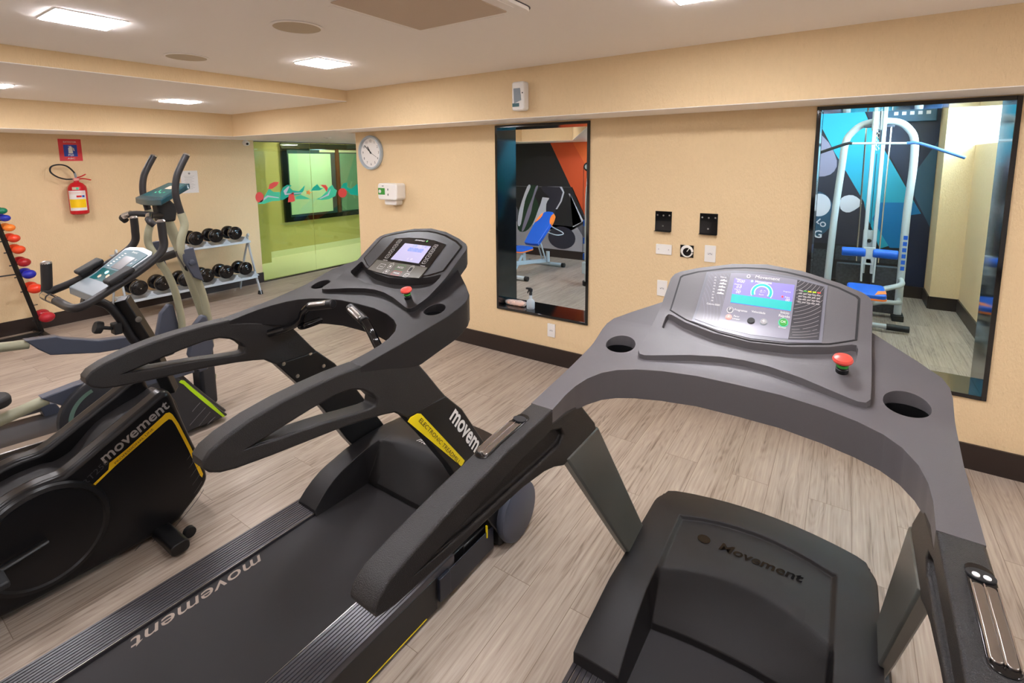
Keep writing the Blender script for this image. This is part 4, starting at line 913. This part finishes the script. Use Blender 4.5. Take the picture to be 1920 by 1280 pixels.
for b_, w_ in ((-.165, .37), (-1.25, .25)):
    MB().prism(rrect(0, 0, .075, .052, .02, 4), 'x', -w_, w_).ob('stabilizer', 'black_plastic', bk, bevel=.004).location = (0, b_-.03, .040)
    for s in (-1, 1): MB().prism(circ(0, 0, .024, 16), 'x', s*w_*.74-.012, s*w_*.74+.012).ob('transport_wheel', 'rubber', bk).location = (0, b_+.045, .026)
MB().box((0, -.70, .09), (.08, 1.0, .06)).ob('main_beam', 'black_plastic', bk, bevel=.006)
MB().tube([(0, -.035, .60), (0, -.115, .90), (0, -.190, 1.10)], .036, 4, 0, flat=(1, 1.2)).ob('mast', 'black_plastic', bk, bevel=.005)
MB().tube([(0, -.33, 1.125), (0, -.274, 1.107), (0, -.235, 1.07), (0, -.200, 1.0), (0, -.165, .90), (0, -.10, .80)], .018, 12, 6).ob('brace', 'dark_plastic', bk)
MB().lathe([(0, 0), (.006, 0), (.013, .004), (.013, .01), (0, .012)], 16, Matrix.Translation((.034, -.15, 1.0)) @ Matrix.Rotation(math.pi/2, 4, 'Y')).ob('bolt', 'screw', bk)
Mk = Matrix.Translation((0, -.235, .975)) @ Matrix.Rotation(math.radians(70), 4, 'X')
MB().lathe([(0, 0), (.008, 0), (.008, .04), (.026, .042), (.028, .06), (.024, .068), (0, .068)], 20, Mk).ob('adjusting_knob', 'rubber', bk)
MB().box((0, -.222, .972), (.05, .03, .05)).ob('knob_block', 'rubber', bk, bevel=.004)
# handlebar loop
R_ = [(.147, -.063, 1.443), (.150, -.062, 1.385), (.155, -.066, 1.330), (.162, -.105, 1.285), (.168, -.20, 1.225), (.182, -.30, 1.178), (.205, -.375, 1.148), (.185, -.405, 1.140), (.10, -.408, 1.138), (0, -.408, 1.140)]
loop = R_+[(-x, y, z) for x, y, z in reversed(R_[:-1])]
hb = MB().tube(loop, .0165, 14, 6).ob('handlebar', 'foam_grip', bk)
for s in (-1, 1):
    MB().lathe([(0, 0), (.0170, 0), (.0172, .004), (.012, .010), (0, .011)], 18, Matrix.Translation((s*.147, -.063, 1.443))).ob('end_cap', 'brushed', hb)
    MB().box((s*.173, -.245, 1.238), (.075, .105, .022), Matrix.Rotation(math.radians(28), 3, 'X')).ob('elbow_pad', 'rubber', hb, bevel=.009, seg=3)
    MB().box((s*.172, -.26, 1.212), (.030, .05, .03), Matrix.Rotation(math.radians(28), 3, 'X')).ob('pad_clamp', 'black_plastic', hb, bevel=.004)
MB().tube([(-.212, -.390, 1.150), (-.212, -.386, 1.185), (-.212, -.380, 1.272)], .020, 14, 4).ob('upright_grip', 'foam_grip', hb)
MB().lathe([(0, 0), (.0202, 0), (.019, .008), (.010, .012), (0, .013)], 16, Matrix.Translation((-.212, -.380, 1.270))).ob('end_cap', 'brushed', hb)
for x0, x1 in ((-.16, -.09), (-.07, -.005)): MB().tube([(x0, -.409, 1.1425), (x1, -.409, 1.1425)], .0172, 14, 0).ob('pulse_sensor', 'chrome', hb)
HB = lerp_tab([(-.330, 1.165), (-.25, 1.205), (-.23, 1.222), (-.098, 1.312)])
bc = slab('console', [(-.146, -.330), (.146, -.330), (.143, -.26), (.125, -.23), (.146, -.11), (.12, -.098), (0, -.088), (-.12, -.098), (-.146, -.11), (-.125, -.23), (-.143, -.26)], HB, lambda b: HB(b)-.032, 'silver_plastic', bk, bevel=.007, seg=3)
plate('console_face', [(-.115, -.265), (.115, -.265), (.108, -.235), (.125, -.125), (-.125, -.125), (-.108, -.235)], HB, 'teal_face', bc, .0005, .002)
plate('upper_face', [(-.112, -.213), (.112, -.213), (.125, -.118), (0, -.108), (-.125, -.118)], HB, mat('teal_grey', (84, 110, 118), .55) and 'teal_grey', bc, .0022, .001)
plate('lcd', rrect(.01, -.175, .105, .062, .004), HB, 'lcd', bc, .0034, .001)
for i in range(7): plate('level_mark', rrect(-.075-.0015*i, -.135-.011*i, .020, .004, .001, 1), HB, 'white_print', bc, .0034, .0006)
for i in range(3): plate('key', rrect(.088, -.152-.018*i, .016, .008, .002, 2), HB, 'silver_plastic', bc, .0034, .0006)
for x, y, m in ((-.045, -.248, 'speaker_cloth'), (-.02, -.228, 'screen_cyan'), (.025, -.240, 'yellow')): plate('key', circ(x, y, .014, 16, .007), HB, m if m != 'yellow' else 'speaker_cloth', bc, .0030, .001)
text('logo', 'Movement', .014, onsurf(.0, -.122, HB, eps=.0042), 'white_print', bc)
MB().tube([(0, -1.05, .30), (0, -1.12, .80)], .03, 14, 0).ob('seat_post', 'black_plastic', bk)
MB().prism(crsm([(-.05, .14), (.05, .14), (.07, 0), (.12, -.12), (.08, -.17), (-.08, -.17), (-.12, -.12), (-.07, 0)], 4), 'z', -.03, .03).ob('saddle', 'rubber', bk, bevel=.02, seg=3).location = (0, -1.14, .85)

# ================================================================ ELLIPTICAL TRAINER
el = thing('elliptical_trainer', 'elliptical trainer with sage tubes, teal console, black moving handles and lime trim', 'elliptical trainer', (3.25, -1.8, 0))
shp = [(-.82, .03), (-.84, .26), (-.74, .43), (-.62, .445), (-.579, .432), (-.534, .458), (-.493, .457), (-.442, .445), (-.402, .388), (-.334, .283), (-.261, .180), (-.150, .03)]
MB().prism(shp, 'x', -.26, .26).ob('shroud', 'charcoal_shroud', el, bevel=.02, seg=3, angle=40)
sps = MB().prism([(-.80, .035), (-.82, .26), (-.74, .40), (-.62, .42), (-.53, .436), (-.47, .425), (-.42, .372), (-.35, .27), (-.27, .155), (-.18, .035)], 'x', .25, .325).ob('shroud_panel', 'charcoal_shroud', el, bevel=.014, seg=3, angle=40)
MB().prism([(-0.452, 0.372), (-0.440, 0.381), (-0.423, 0.372), (-0.376, 0.300), (-0.287, 0.172), (-0.205, 0.040), (-0.220, 0.040), (-0.308, 0.165), (-0.395, 0.293), (-0.428, 0.348)], 'x', .3245, .327).ob('lime_stripe', 'lime', sps, smooth=False)
for a_, b_ in (((-.395, .156), (-.345, .195)), ((-.417, .074), (-.317, .149)), ((-.365, .047), (-.292, .108)), ((-.315, .033), (-.265, .062))):
    MB().tube([(.3255, *a_), (.3255, (a_[0]+b_[0])/2+.006, (a_[1]+b_[1])/2+.006), (.3255, *b_)], .002, 6, 4).ob('groove_ridge', 'grey_plastic', sps)
Mx = Matrix.Translation((.30, -.820, .350)) @ Matrix.Rotation(math.pi/2, 4, 'Y')
cdk = MB().lathe([(0, 0), (.195, 0), (.205, .02), (.200, .045), (.188, .052), (0, .050)], 52, Mx).ob('crank_disc', 'charcoal_shroud', el)
mb = MB(); vs = []
for k in range(19):
    a = math.radians(110+130*k/18)
    for r in (.145, .165): vs.append((.3525, -.820+r*math.cos(a), .350+r*math.sin(a)))
mb.add(vs, [(2*k, 2*k+1, 2*k+3, 2*k+2) for k in range(18)]); mb.ob('disc_trim', mat('trim_green', (92, 116, 104), .35) and 'trim_green', cdk, smooth=False)
MB().tube([(0, -.12, .42), (0, -.132, .62), (0, -.192, .9), (0, -.264, 1.2), (0, -.325, 1.41)], .030, 14, 6).ob('mast', 'sage_paint', el)
MB().prism([(-.36, 1.33), (-.27, 1.33), (-.25, 1.42), (-.30, 1.48), (-.37, 1.46)], 'x', -.045, .045).ob('console_bracket', 'rubber', el, bevel=.012)
HE = lerp_tab([(-.40, 1.484), (-.21, 1.578)])
ec = slab('console', [(-.190, -.40), (-.05, -.415), (.05, -.415), (.190, -.40), (.150, -.215), (-.150, -.215)], HE, lambda b: HE(b)-.035, 'teal_plastic', el, bevel=.008, seg=3)
plate('console_face', [(-.155, -.375), (.155, -.375), (.130, -.235), (-.130, -.235)], HE, 'teal_face', ec, .0006, .002)
plate('lcd', rrect(.02, -.275, .09, .035, .004), HE, 'speaker_cloth', ec, .002, .001)
for x, y in ((-.05, -.335), (-.02, -.325), (.02, -.335), (-.04, -.31), (.06, -.33)): plate('key', circ(x, y, .010, 14, .006), HE, 'wave2', ec, .002, .001)
fb = MB().tube([(-.215, -.455, 1.335), (-.20, -.475, 1.362), (-.12, -.44, 1.385), (-.04, -.36, 1.375), (0, -.31, 1.37), (.04, -.36, 1.375), (.12, -.44, 1.385), (.20, -.475, 1.362), (.215, -.455, 1.335)], .019, 14, 6).ob('fixed_handlebar', 'foam_grip', el)
for s in (-1, 1): MB().tube([(s*.135, -.450, 1.387), (s*.185, -.472, 1.370)], .0205, 12, 0).ob('pulse_sensor', 'chrome', fb)
for s in (-1, 1):
    up = [(s*.234, -.256, 1.751), (s*.236, -.295, 1.680), (s*.238, -.325, 1.610), (s*.238, -.337, 1.51), (s*.238, -.318, 1.394)]
    hl = MB().tube(up, .0195, 14, 6).ob('handle_grip', 'foam_grip', el)
    MB().lathe([(0, 0), (.0196, 0), (.018, .009), (0, .012)], 16, Matrix.Translation(up[0]) @ Matrix.Rotation(math.radians(-28), 4, 'X')).ob('end_cap', 'chrome', hl)
    lo_ = [(s*.238, -.318, 1.396), (s*.240, -.305, 1.32), (s*.240, -.33, 1.24), (s*.236, -.335, 1.16), (s*.228, -.295, 1.06), (s*.215, -.235, .90), (s*.205, -.205, .72), (s*.20, -.205, .52), (s*.205, -.30, .42)]
    MB().tube(lo_, .0225, 14, 6).ob('handle_lever', 'sage_paint', hl)
    pv = MB().prism([(-.345, 1.17), (-.271, 1.179), (-.250, 1.046), (-.228, .950), (-.285, .985), (-.332, 1.093)], 'x', s*.245-.012, s*.245+.012).ob('pivot_cover', 'slate_plastic', el, bevel=.006)
    MB().lathe([(0, 0), (.018, 0), (.015, .008), (0, .011)], 18, Matrix.Translation((s*.245+.012, -.292, 1.085)) @ Matrix.Rotation(math.pi/2, 4, 'Y')).ob('bolt', 'slate_plastic', pv)
    MB().tube([(-.24*s, -.30, 1.05), (0, -.25, 1.12)], .026, 12, 0).ob('pivot_axle', 'rubber', el)
    MB().prism([(-.36, .50), (-.315, .68), (-.262, .735), (-.228, .72), (-.20, .514), (-.25, .365), (-.31, .36)], 'x', s*.24-.02, s*.24+.02).ob('link_cover', 'slate_plastic', el, bevel=.012)
    arm = [(-.99, .689), (-.85, .672), (-.821, .652), (-.652, .584), (-.50, .56), (-.36, .54), (-.36, .47), (-.50, .485), (-.659, .503), (-.888, .566), (-.939, .618)] if s < 0 else [(-1.069, .524), (-.929, .542), (-.88, .544), (-.70, .50), (-.45, .46), (-.36, .46), (-.36, .40), (-.50, .40), (-.841, .436), (-.955, .438), (-.997, .455), (-1.043, .497)]
    am = MB().prism(arm, 'x', s*.29-.035, s*.29+.035).ob('pedal_arm', 'slate_plastic', el, bevel=.006)
    y0, z0 = (-.97, .655) if s < 0 else (-1.04, .500)
    MB().tube([(s*.29, y0, z0), (s*.29, -1.35, .70 if s < 0 else .44), (s*.29, -1.62, .62 if s < 0 else .40)], .028, 14, 4).ob('pedal_tube', 'sage_paint', am)
    MB().prism(rrect(0, 0, .15, .34, .06, 6), 'z', -.02, .03).ob('pedal_plate', 'rubber', am, bevel=.015, seg=3).location = (s*.29, -1.34, .73 if s < 0 else .56)
    rl = MB().prism([(-1.75, .335), (-.958, .287), (-.936, .245), (-1.75, .285)], 'x', s*.27-.035, s*.27+.035).ob('roller_track', 'brushed', el, bevel=.004)
    MB().prism([(-.975, .30), (-.90, .275), (-.86, .18), (-.95, .18)], 'x', s*.27-.045, s*.27+.045).ob('track_stop', 'slate_plastic', rl, bevel=.006)
MB().prism([(-1.75, .27), (-1.0, .22), (-.78, .20), (-.72, .04), (-1.75, .04)], 'x', -.30, .30).ob('rear_base', 'charcoal_shroud', el, bevel=.02, seg=3)
MB().prism([(-1.02, .185), (-.975, .160), (-.90, .132), (-.80, .132), (-.80, .150), (-.90, .152), (-.96, .178), (-1.0, .20)], 'x', -.3025, .3025).ob('lime_trim', 'lime', el, smooth=False)
MB().prism([(-1.20, .24), (-1.14, .14), (-1.17, .12), (-1.27, .21)], 'x', .295, .305).ob('lime_trim', 'lime', el, smooth=False)
MB().prism(rrect(0, 0, .08, .05, .02, 4), 'x', -.30, .30).ob('front_stabilizer', 'black_plastic', el, bevel=.004).location = (0, -.30, .04)
MB().tube([(-.30, -.07, .04), (-.34, .02, .08), (-.36, .06, .06), (-.34, .04, .02)], .010, 10, 5).ob('lift_handle', 'sage_paint', el)
MB().box((0, -.17, .24), (.14, .10, .42)).ob('mast_base', 'charcoal_shroud', el, bevel=.02)

# ================================================================ DUMBBELL RACK
rk = thing('dumbbell_rack', 'two-tier white metal rack with curved end frames standing against the left wall', 'rack', (.40, -.78, 0))
for y in (-.735, .690):
    fpts = [(.225, .0), (.20, .10), (.14, .24), (.10, .38), (.04, .56), (.0, .74), (.035, .775)]
    ef = MB().tube([(x, y, z) for x, z in fpts], .022, 8, 6, flat=(.45, 1)).ob('end_frame', 'white_paint', rk)
    MB().tube([(-.28, y, .01), (-.22, y, .20), (-.10, y, .48), (0, y, .68)], .020, 8, 6, flat=(.45, 1)).ob('back_leg', 'white_paint', rk)
    MB().prism([(.19, 0), (.245, 0), (.232, .05), (.205, .05)], 'y', y-.022, y+.022).ob('rubber_foot', 'rubber', ef, bevel=.003)
    MB().bb(-.15, .12, y-.01, y+.01, .215, .245).ob('cross_bar', 'white_paint', rk, smooth=False)
for zc, x0, x1, xs_ in ((.690, -.19, .07, 'top'), (.235, -.09, .18, 'low')):
    sh = MB(); sh.prism([(x0, zc+.02), (x1, zc-.005), (x1+.006, zc+.012), (x1+.010, zc-.018), (x1-.02, zc-.022), (x0, zc+.008)], 'y', -.735, .69)
    sv = sh.ob('shelf', 'white_paint', rk, bevel=.003)
    for k in range(7):
        y = (.675 if xs_ == 'low' else .640)-.234*k
        if y < -.62: break
        MB().prism([(y-.055, zc), (y-.035, zc+.022), (y-.012, zc+.040), (y-.010, zc+.062), (y+.010, zc+.062), (y+.012, zc+.040), (y+.035, zc+.022), (y+.055, zc)], 'x', x0+.06, x1-.02).ob('saddle', 'white_paint', sv, bevel=.004)
def dumbbell(loc, label):
    t = thing('dumbbell', label, 'dumbbell', loc, 0, None)
    MY = Matrix.Rotation(math.pi/2, 4, 'Y')
    MB().lathe([(0, -.09), (.016, -.09), (.019, 0), (.016, .09), (0, .09)], 16, MY).ob('handle', 'chrome', t)
    for s in (-1, 1):
        MB().lathe([(0, s*.050), (.062, s*.050), (.079, s*.058), (.084, s*.072), (.084, s*.100), (.077, s*.109), (.072, s*.111), (.069, s*.130), (.055, s*.138), (.030, s*.140), (.028, s*.146), (.012, s*.150), (0, s*.150)], 30, MY).ob('head', 'black_gloss' if 0 else mat('rubber_gloss', (14, 13, 14), .16) and 'rubber_gloss', t)
        MB().lathe([(0, s*.149), (.006, s*.149), (.006, s*.1525), (0, s*.1525)], 10, MY).ob('bolt', 'screw', t)
    return t
GD = ['top shelf, left of the three dumbbells', 'top shelf, middle of the three dumbbells', 'top shelf, right-hand dumbbell by the frame']
d0 = dumbbell((.34, -.725, .806), 'round-headed black rubber dumbbell on the rack, '+GD[0]); d0['group'] = 'black dumbbells on the two-tier rack'
dup(d0, (.34, -.492, .808), 'round-headed black rubber dumbbell on the rack, '+GD[1]); dup(d0, (.34, -.258, .812), 'round-headed black rubber dumbbell on the rack, '+GD[2])
for y, s in ((-.222, 'lower shelf, right end next to the white frame'), (-.458, 'lower shelf, second from the right end'), (-.688, 'lower shelf, third from the right, by the elliptical mast'), (-.92, 'lower shelf, half hidden behind the elliptical tubes'), (-1.155, 'lower shelf, second from the left end'), (-1.388, 'lower shelf, left end behind the bike console')):
    dup(d0, (.455, y, .358), 'black rubber dumbbell on the rack, '+s)

# ================================================================ COLOURED DUMBBELL TREE
tr = thing('dumbbell_tree', 'black slanted stand holding a column of coloured dumbbells at the left picture edge', 'stand', (.28, -2.45, 0))
for s in (-1, 1):
    MB().tube([(0, s*.30, .03), (0, s*.03, 1.50)], .021, 4, 0).ob('leg', 'black_plastic', tr, bevel=.003)
    MB().bb(-.22, .22, s*.30-.025, s*.30+.025, 0, .035).ob('foot', 'black_plastic', tr, bevel=.004)
MB().bb(-.02, .02, -.30, .30, .012, .045).ob('base_bar', 'black_plastic', tr); MB().tube([(0, -.17, .65), (0, .17, .65)], .007, 8, 0).ob('cross_bar', 'black_plastic', tr)
MB().tube([(.0+.02*math.cos(a), .255+.02+.02*math.sin(a), .32) for a in [k*math.pi/6 for k in range(13)]], .0025, 6, 1).ob('wire_ring', 'rubber', tr)
cols = [((20, 120, 84), 1.275, .040, 'green', 'topmost'), ((36, 52, 168), 1.205, .042, 'blue', 'second from the top'), ((244, 132, 48), 1.112, .046, 'orange', 'just above the reds'), ((222, 66, 38), 1.008, .050, 'red', 'under the orange one'), ((224, 74, 34), .896, .053, 'bright red', 'above the dark red one'), ((160, 26, 34), .768, .055, 'dark red', 'above the lower blue one'), ((30, 36, 158), .647, .058, 'dark blue', 'lower of the two blues'), ((226, 62, 36), .498, .062, 'scarlet', 'just above the wire ring'), ((172, 32, 46), .195, .068, 'large crimson', 'lowest, by the skirting board')]
for i, (c, z, r, nm, pl) in enumerate(cols):
    k = (z-.03)/1.47; y = -2.45+.30*(1-k)+.03*k+.036+r*.4
    m = mat('vinyl_%d' % i, c, .22)
    t = thing('coloured_dumbbell', '%s vinyl dumbbell on the slanted black stand, %s' % (nm, pl), 'dumbbell', (.28, y, z), 0, 'coloured dumbbells on the slanted stand')
    for s in (-1, 1):
        MB().sphere((s*(.065+r*.3), 0, 0), r*.82, 14, (1.1, 1.12, .92)).ob('head', 'vinyl_%d' % i, t)
    MB().tube([(-.07, 0, 0), (.07, 0, 0)], .017, 12, 0).ob('handle', 'vinyl_%d' % i, t)
    MB().tube([(0, -.09, -.028), (0, 0, -.024)], .006, 8, 0).ob('peg', 'black_plastic', tr).location = (0, y+2.45, z)

# ================================================================ WEIGHTS ROOM MACHINES
wb = thing('weight_bench', 'white-framed adjustable bench with blue and orange pads, seen through the tall opening', 'bench', (2.93, 2.9, 0))
bp = MB().prism(crsm([(-.10, -.31), (.10, -.31), (.13, -.27), (.145, -.05), (.15, .12), (.11, .20), (.10, .30), (.06, .345), (-.06, .345), (-.10, .30), (-.11, .20), (-.15, .12), (-.145, -.05), (-.13, -.27)], 3), 'z', -.03, .03).ob('back_pad', 'blue_vinyl', wb, bevel=.014, seg=3)
bp.location = (.08, .15, .655); bp.rotation_euler = (math.radians(42), 0, math.radians(-6))
for s in (-1, 1): MB().prism(crsm([(s*.145, .10), (s*.10, .17), (s*.085, .26), (s*.11, .31), (s*.14, .22), (s*.152, .14)], 3), 'z', -.031, .0312).ob('pad_patch', 'orange_vinyl', bp, bevel=.003)
sp2 = MB().prism(rrect(0, 0, .28, .36, .06, 5), 'z', -.028, .028).ob('seat_pad', 'blue_vinyl', wb, bevel=.014, seg=3); sp2.location = (0, -.30, .40)
MB().prism(rrect(0, 0, .285, .365, .06, 5), 'z', -.020, -.002).ob('pad_trim', 'orange_vinyl', sp2)
wht = 'white_paint'
MB().box((0, 0, .16), (.06, 1.10, .06), Matrix.Rotation(math.radians(-7), 3, 'X')).ob('main_beam', wht, wb, bevel=.006)
for y in (-.55, .56):
    ft = MB().tube([(-.33, y, .035), (.24, y, .035)], .032, 16, 0).ob('foot_tube', wht, wb)
    for x in (-.33, .24): MB().tube([(x, y, .035), (x+(.05 if x > 0 else -.05), y, .035)], .035, 16, 0).ob('end_cap', 'rubber', ft)
MB().tube([(0, -.18, .20), (0, -.20, .38)], .03, 4, 0).ob('seat_post', wht, wb); MB().tube([(0, -.50, .06), (0, -.25, .30)], .025, 4, 0).ob('brace', wht, wb)
for s in (-1, 1): MB().tube([(s*.03+.04, .12, .55), (s*.03+.05, .32, .14)], .012, 8, 0).ob('adjuster_strut', wht, wb)
MB().tube([(.05, .44, .10), (.05, .44, .26)], .03, 16, 0).ob('socket_tube', wht, wb)
MB().tube([(.10, .30, .74), (.20, .36, .66), (.32, .40, .60), (.36, .37, .57), (.28, .30, .56), (.14, .26, .60)], .008, 8, 5).ob('grab_handle', wht, wb)

cm_ = thing('cable_machine', 'white upright cable machine with pulley at the right edge of the tall opening', 'cable machine', (4.03, 2.6, 0))
MB().tube([(0, 0, .10), (-.005, 0, .9), (.0, 0, 1.25), (.03, 0, 1.40), (.12, .0, 1.50)], .045, 14, 5).ob('upright', wht, cm_)
MB().box((0, 0, .25), (.12, .14, .16)).ob('lower_bracket', wht, cm_, bevel=.01); MB().tube([(0, 0, 0), (0, 0, .06)], .07, 18, 0).ob('rubber_foot', 'rubber', cm_); MB().tube([(0, 0, .05), (0, 0, .18)], .045, 14, 0).ob('foot_tube', wht, cm_)
MB().lathe([(0, -.012), (.055, -.012), (.06, 0), (.055, .012), (0, .012)], 24, Matrix.Translation((-.02, 0, 1.62)) @ Matrix.Rotation(math.pi/2, 4, 'X')).ob('pulley', 'rubber', cm_)
MB().lathe([(0, -.016), (.034, -.016), (.034, .016), (0, .016)], 20, Matrix.Translation((-.02, 0, 1.62)) @ Matrix.Rotation(math.pi/2, 4, 'X')).ob('pulley_hub', wht, cm_)
MB().tube([(-.078, 0, 1.62), (-.078, 0, .45)], .003, 6, 0).ob('cable', 'rubber', cm_); MB().tube([(.02, 0, 1.60), (.25, 0, 1.70), (.5, 0, 1.72)], .035, 12, 0).ob('top_arm', wht, cm_)
for z in (.86, .62, .40): MB().box((-.055, 0, z), (.02, .05, .085)).ob('blue_clip', 'blue_vinyl', cm_, bevel=.003)
MB().box((.35, 0, .04), (.7, .07, .06)).ob('base_beam', wht, cm_, bevel=.006); MB().tube([(.6, 0, .04), (.6, 0, 1.72)], .04, 14, 0).ob('rear_upright', wht, cm_)

lt = thing('lat_pulldown_machine', 'white arched lat pulldown machine with blue rollers, blue seat and a wide pull bar', 'lat pulldown machine', (7.14, 2.9, 0))
arch = [(.30, .1, .06), (.30, .1, .50), (.30, .1, 1.15), (.315, .1, 1.60), (.305, .1, 1.88), (.25, .1, 2.00), (.16, .1, 2.07), (.0, .1, 2.085), (-.13, .1, 2.06), (-.215, .1, 1.99), (-.275, .1, 1.88), (-.295, .1, 1.60), (-.325, .1, 1.1), (-.345, .1, .45), (-.35, .1, .06)]
MB().tube(arch, .034, 16, 5).ob('arch_frame', wht, lt)
for s in (-1, 1):
    MB().box((s*.040+.005, 0, 1.36), (.034, .06, 1.74)).ob('centre_post', wht, lt, bevel=.005); MB().tube([(s*.095, .06, .60), (s*.105, .06, 2.02)], .007, 8, 0).ob('guide_rod', 'chrome', lt)
MB().box((0, .02, .80), (.11, .05, .30)).ob('post_plate', wht, lt, bevel=.006); MB().lathe([(0, 0), (.02, 0), (.016, .02), (0, .024)], 16, Matrix.Translation((0, -.012, .84)) @ RX).ob('knob', 'rubber', lt)
MB().box((0, .02, 2.24), (.12, .08, .5)).ob('top_post', wht, lt, bevel=.006); MB().box((0, .05, 2.03), (.26, .05, .02)).ob('guide_plate', 'slate_plastic', lt, bevel=.002)
ch = MB()
for k in range(5): ch.tube([(.012*math.cos(a), -.03, 1.98-.045*k+.02*math.sin(a)) for a in [q*math.pi/5 for q in range(11)]], .003, 6, 1)
ch.ob('chain', 'chrome', lt); MB().tube([(0, -.03, 2.3), (0, -.03, 1.99)], .003, 6, 0).ob('cable', 'rubber', lt); MB().tube([(0, -.02, 1.75), (0, 0, .95)], .003, 6, 0).ob('cable', 'rubber', lt)
pb = MB().tube([(-.60, -.38, 1.72), (-.28, -.38, 1.845), (-.20, -.38, 1.850), (.20, -.38, 1.842), (.31, -.38, 1.835), (.62, -.38, 1.705)], .011, 12, 4).ob('pull_bar', wht, lt)
MB().tube([(-.62, -.38, 1.712), (-.28, -.38, 1.845), (-.22, -.38, 1.849)], .0145, 12, 3).ob('bar_sleeve', 'rubber', pb); MB().tube([(.21, -.38, 1.842), (.31, -.38, 1.836), (.635, -.38, 1.70)], .0145, 12, 3).ob('bar_sleeve', mat('sleeve_blue', (58, 96, 150), .4) and 'sleeve_blue', pb)
MB().tube([(0, -.38, 1.85), (0, -.25, 2.05), (0, -.06, 2.28)], .004, 6, 0).ob('bar_cable', 'rubber', lt)
for s in (-1, 1):
    MB().tube([(s*.03+.0, -.22, .745), (s*.235, -.22, .740)], .046, 20, 0).ob('leg_roller', 'blue_vinyl', lt, bevel=.008)
    MB().tube([(s*.055, -.24, .70), (s*.05, -.28, .45)], .016, 8, 0, flat=(1.3, .6)).ob('roller_stem', wht, lt)
MB().prism([(-.05, .62), (.05, .62), (.05, .80), (-.05, .80)], 'y', -.24, -.20).ob('roller_bracket', wht, lt, bevel=.004); MB().box((0, -.12, .66), (.05, .24, .05)).ob('roller_arm', wht, lt, bevel=.004)
sp3 = MB().prism(rrect(0, 0, .30, .46, .05, 5), 'z', -.03, .03).ob('seat_pad', 'blue_vinyl', lt, bevel=.014, seg=3); sp3.location = (-.02, -.72, .445)
MB().prism(rrect(0, 0, .306, .466, .05, 5), 'z', -.024, -.008).ob('pad_trim', 'orange_vinyl', sp3); MB().prism([(.06, -.225), (.15, -.14), (.15, -.02), (.09, -.06)], 'z', -.0305, .0308).ob('pad_patch', 'orange_vinyl', sp3, smooth=False)
MB().box((-.02, -.70, .22), (.06, .06, .42)).ob('seat_post', wht, lt, bevel=.005); MB().box((-.02, -.40, .07), (.07, .95, .07)).ob('floor_beam', wht, lt, bevel=.006)
MB().tube([(-.02, -.60, .40), (.14, -.30, .40), (.29, -.10, .42), (.30, .09, .44)], .026, 12, 6).ob('side_tube', wht, lt); MB().tube([(.0, -.62, .30), (.14, -.28, .26), (.28, -.06, .22), (.30, .09, .22)], .024, 12, 6).ob('side_tube', wht, lt)
ft = MB().tube([(.0, -.42, .05), (.18, -.42, .05)], .026, 12, 0).ob('cross_foot', wht, lt); MB().tube([(.18, -.42, .05), (.36, -.42, .05)], .032, 14, 0).ob('foot_cover', 'rubber', ft)
for x in (-.35, .30): MB().box((x, .1, .03), (.10, .18, .06)).ob('floor_foot', 'rubber', lt, bevel=.006)
for k in range(6): MB().box((.302+.004*k*.2, .065, .56+k*.065), (.034, .004, .042)).ob('blue_sticker', 'blue_vinyl', lt, smooth=False)
for s in (-1, 1): MB().box((s*.16, .16, .30), (.22, .10, .50)).ob('weight_stack', 'm_speck', lt, bevel=.003)
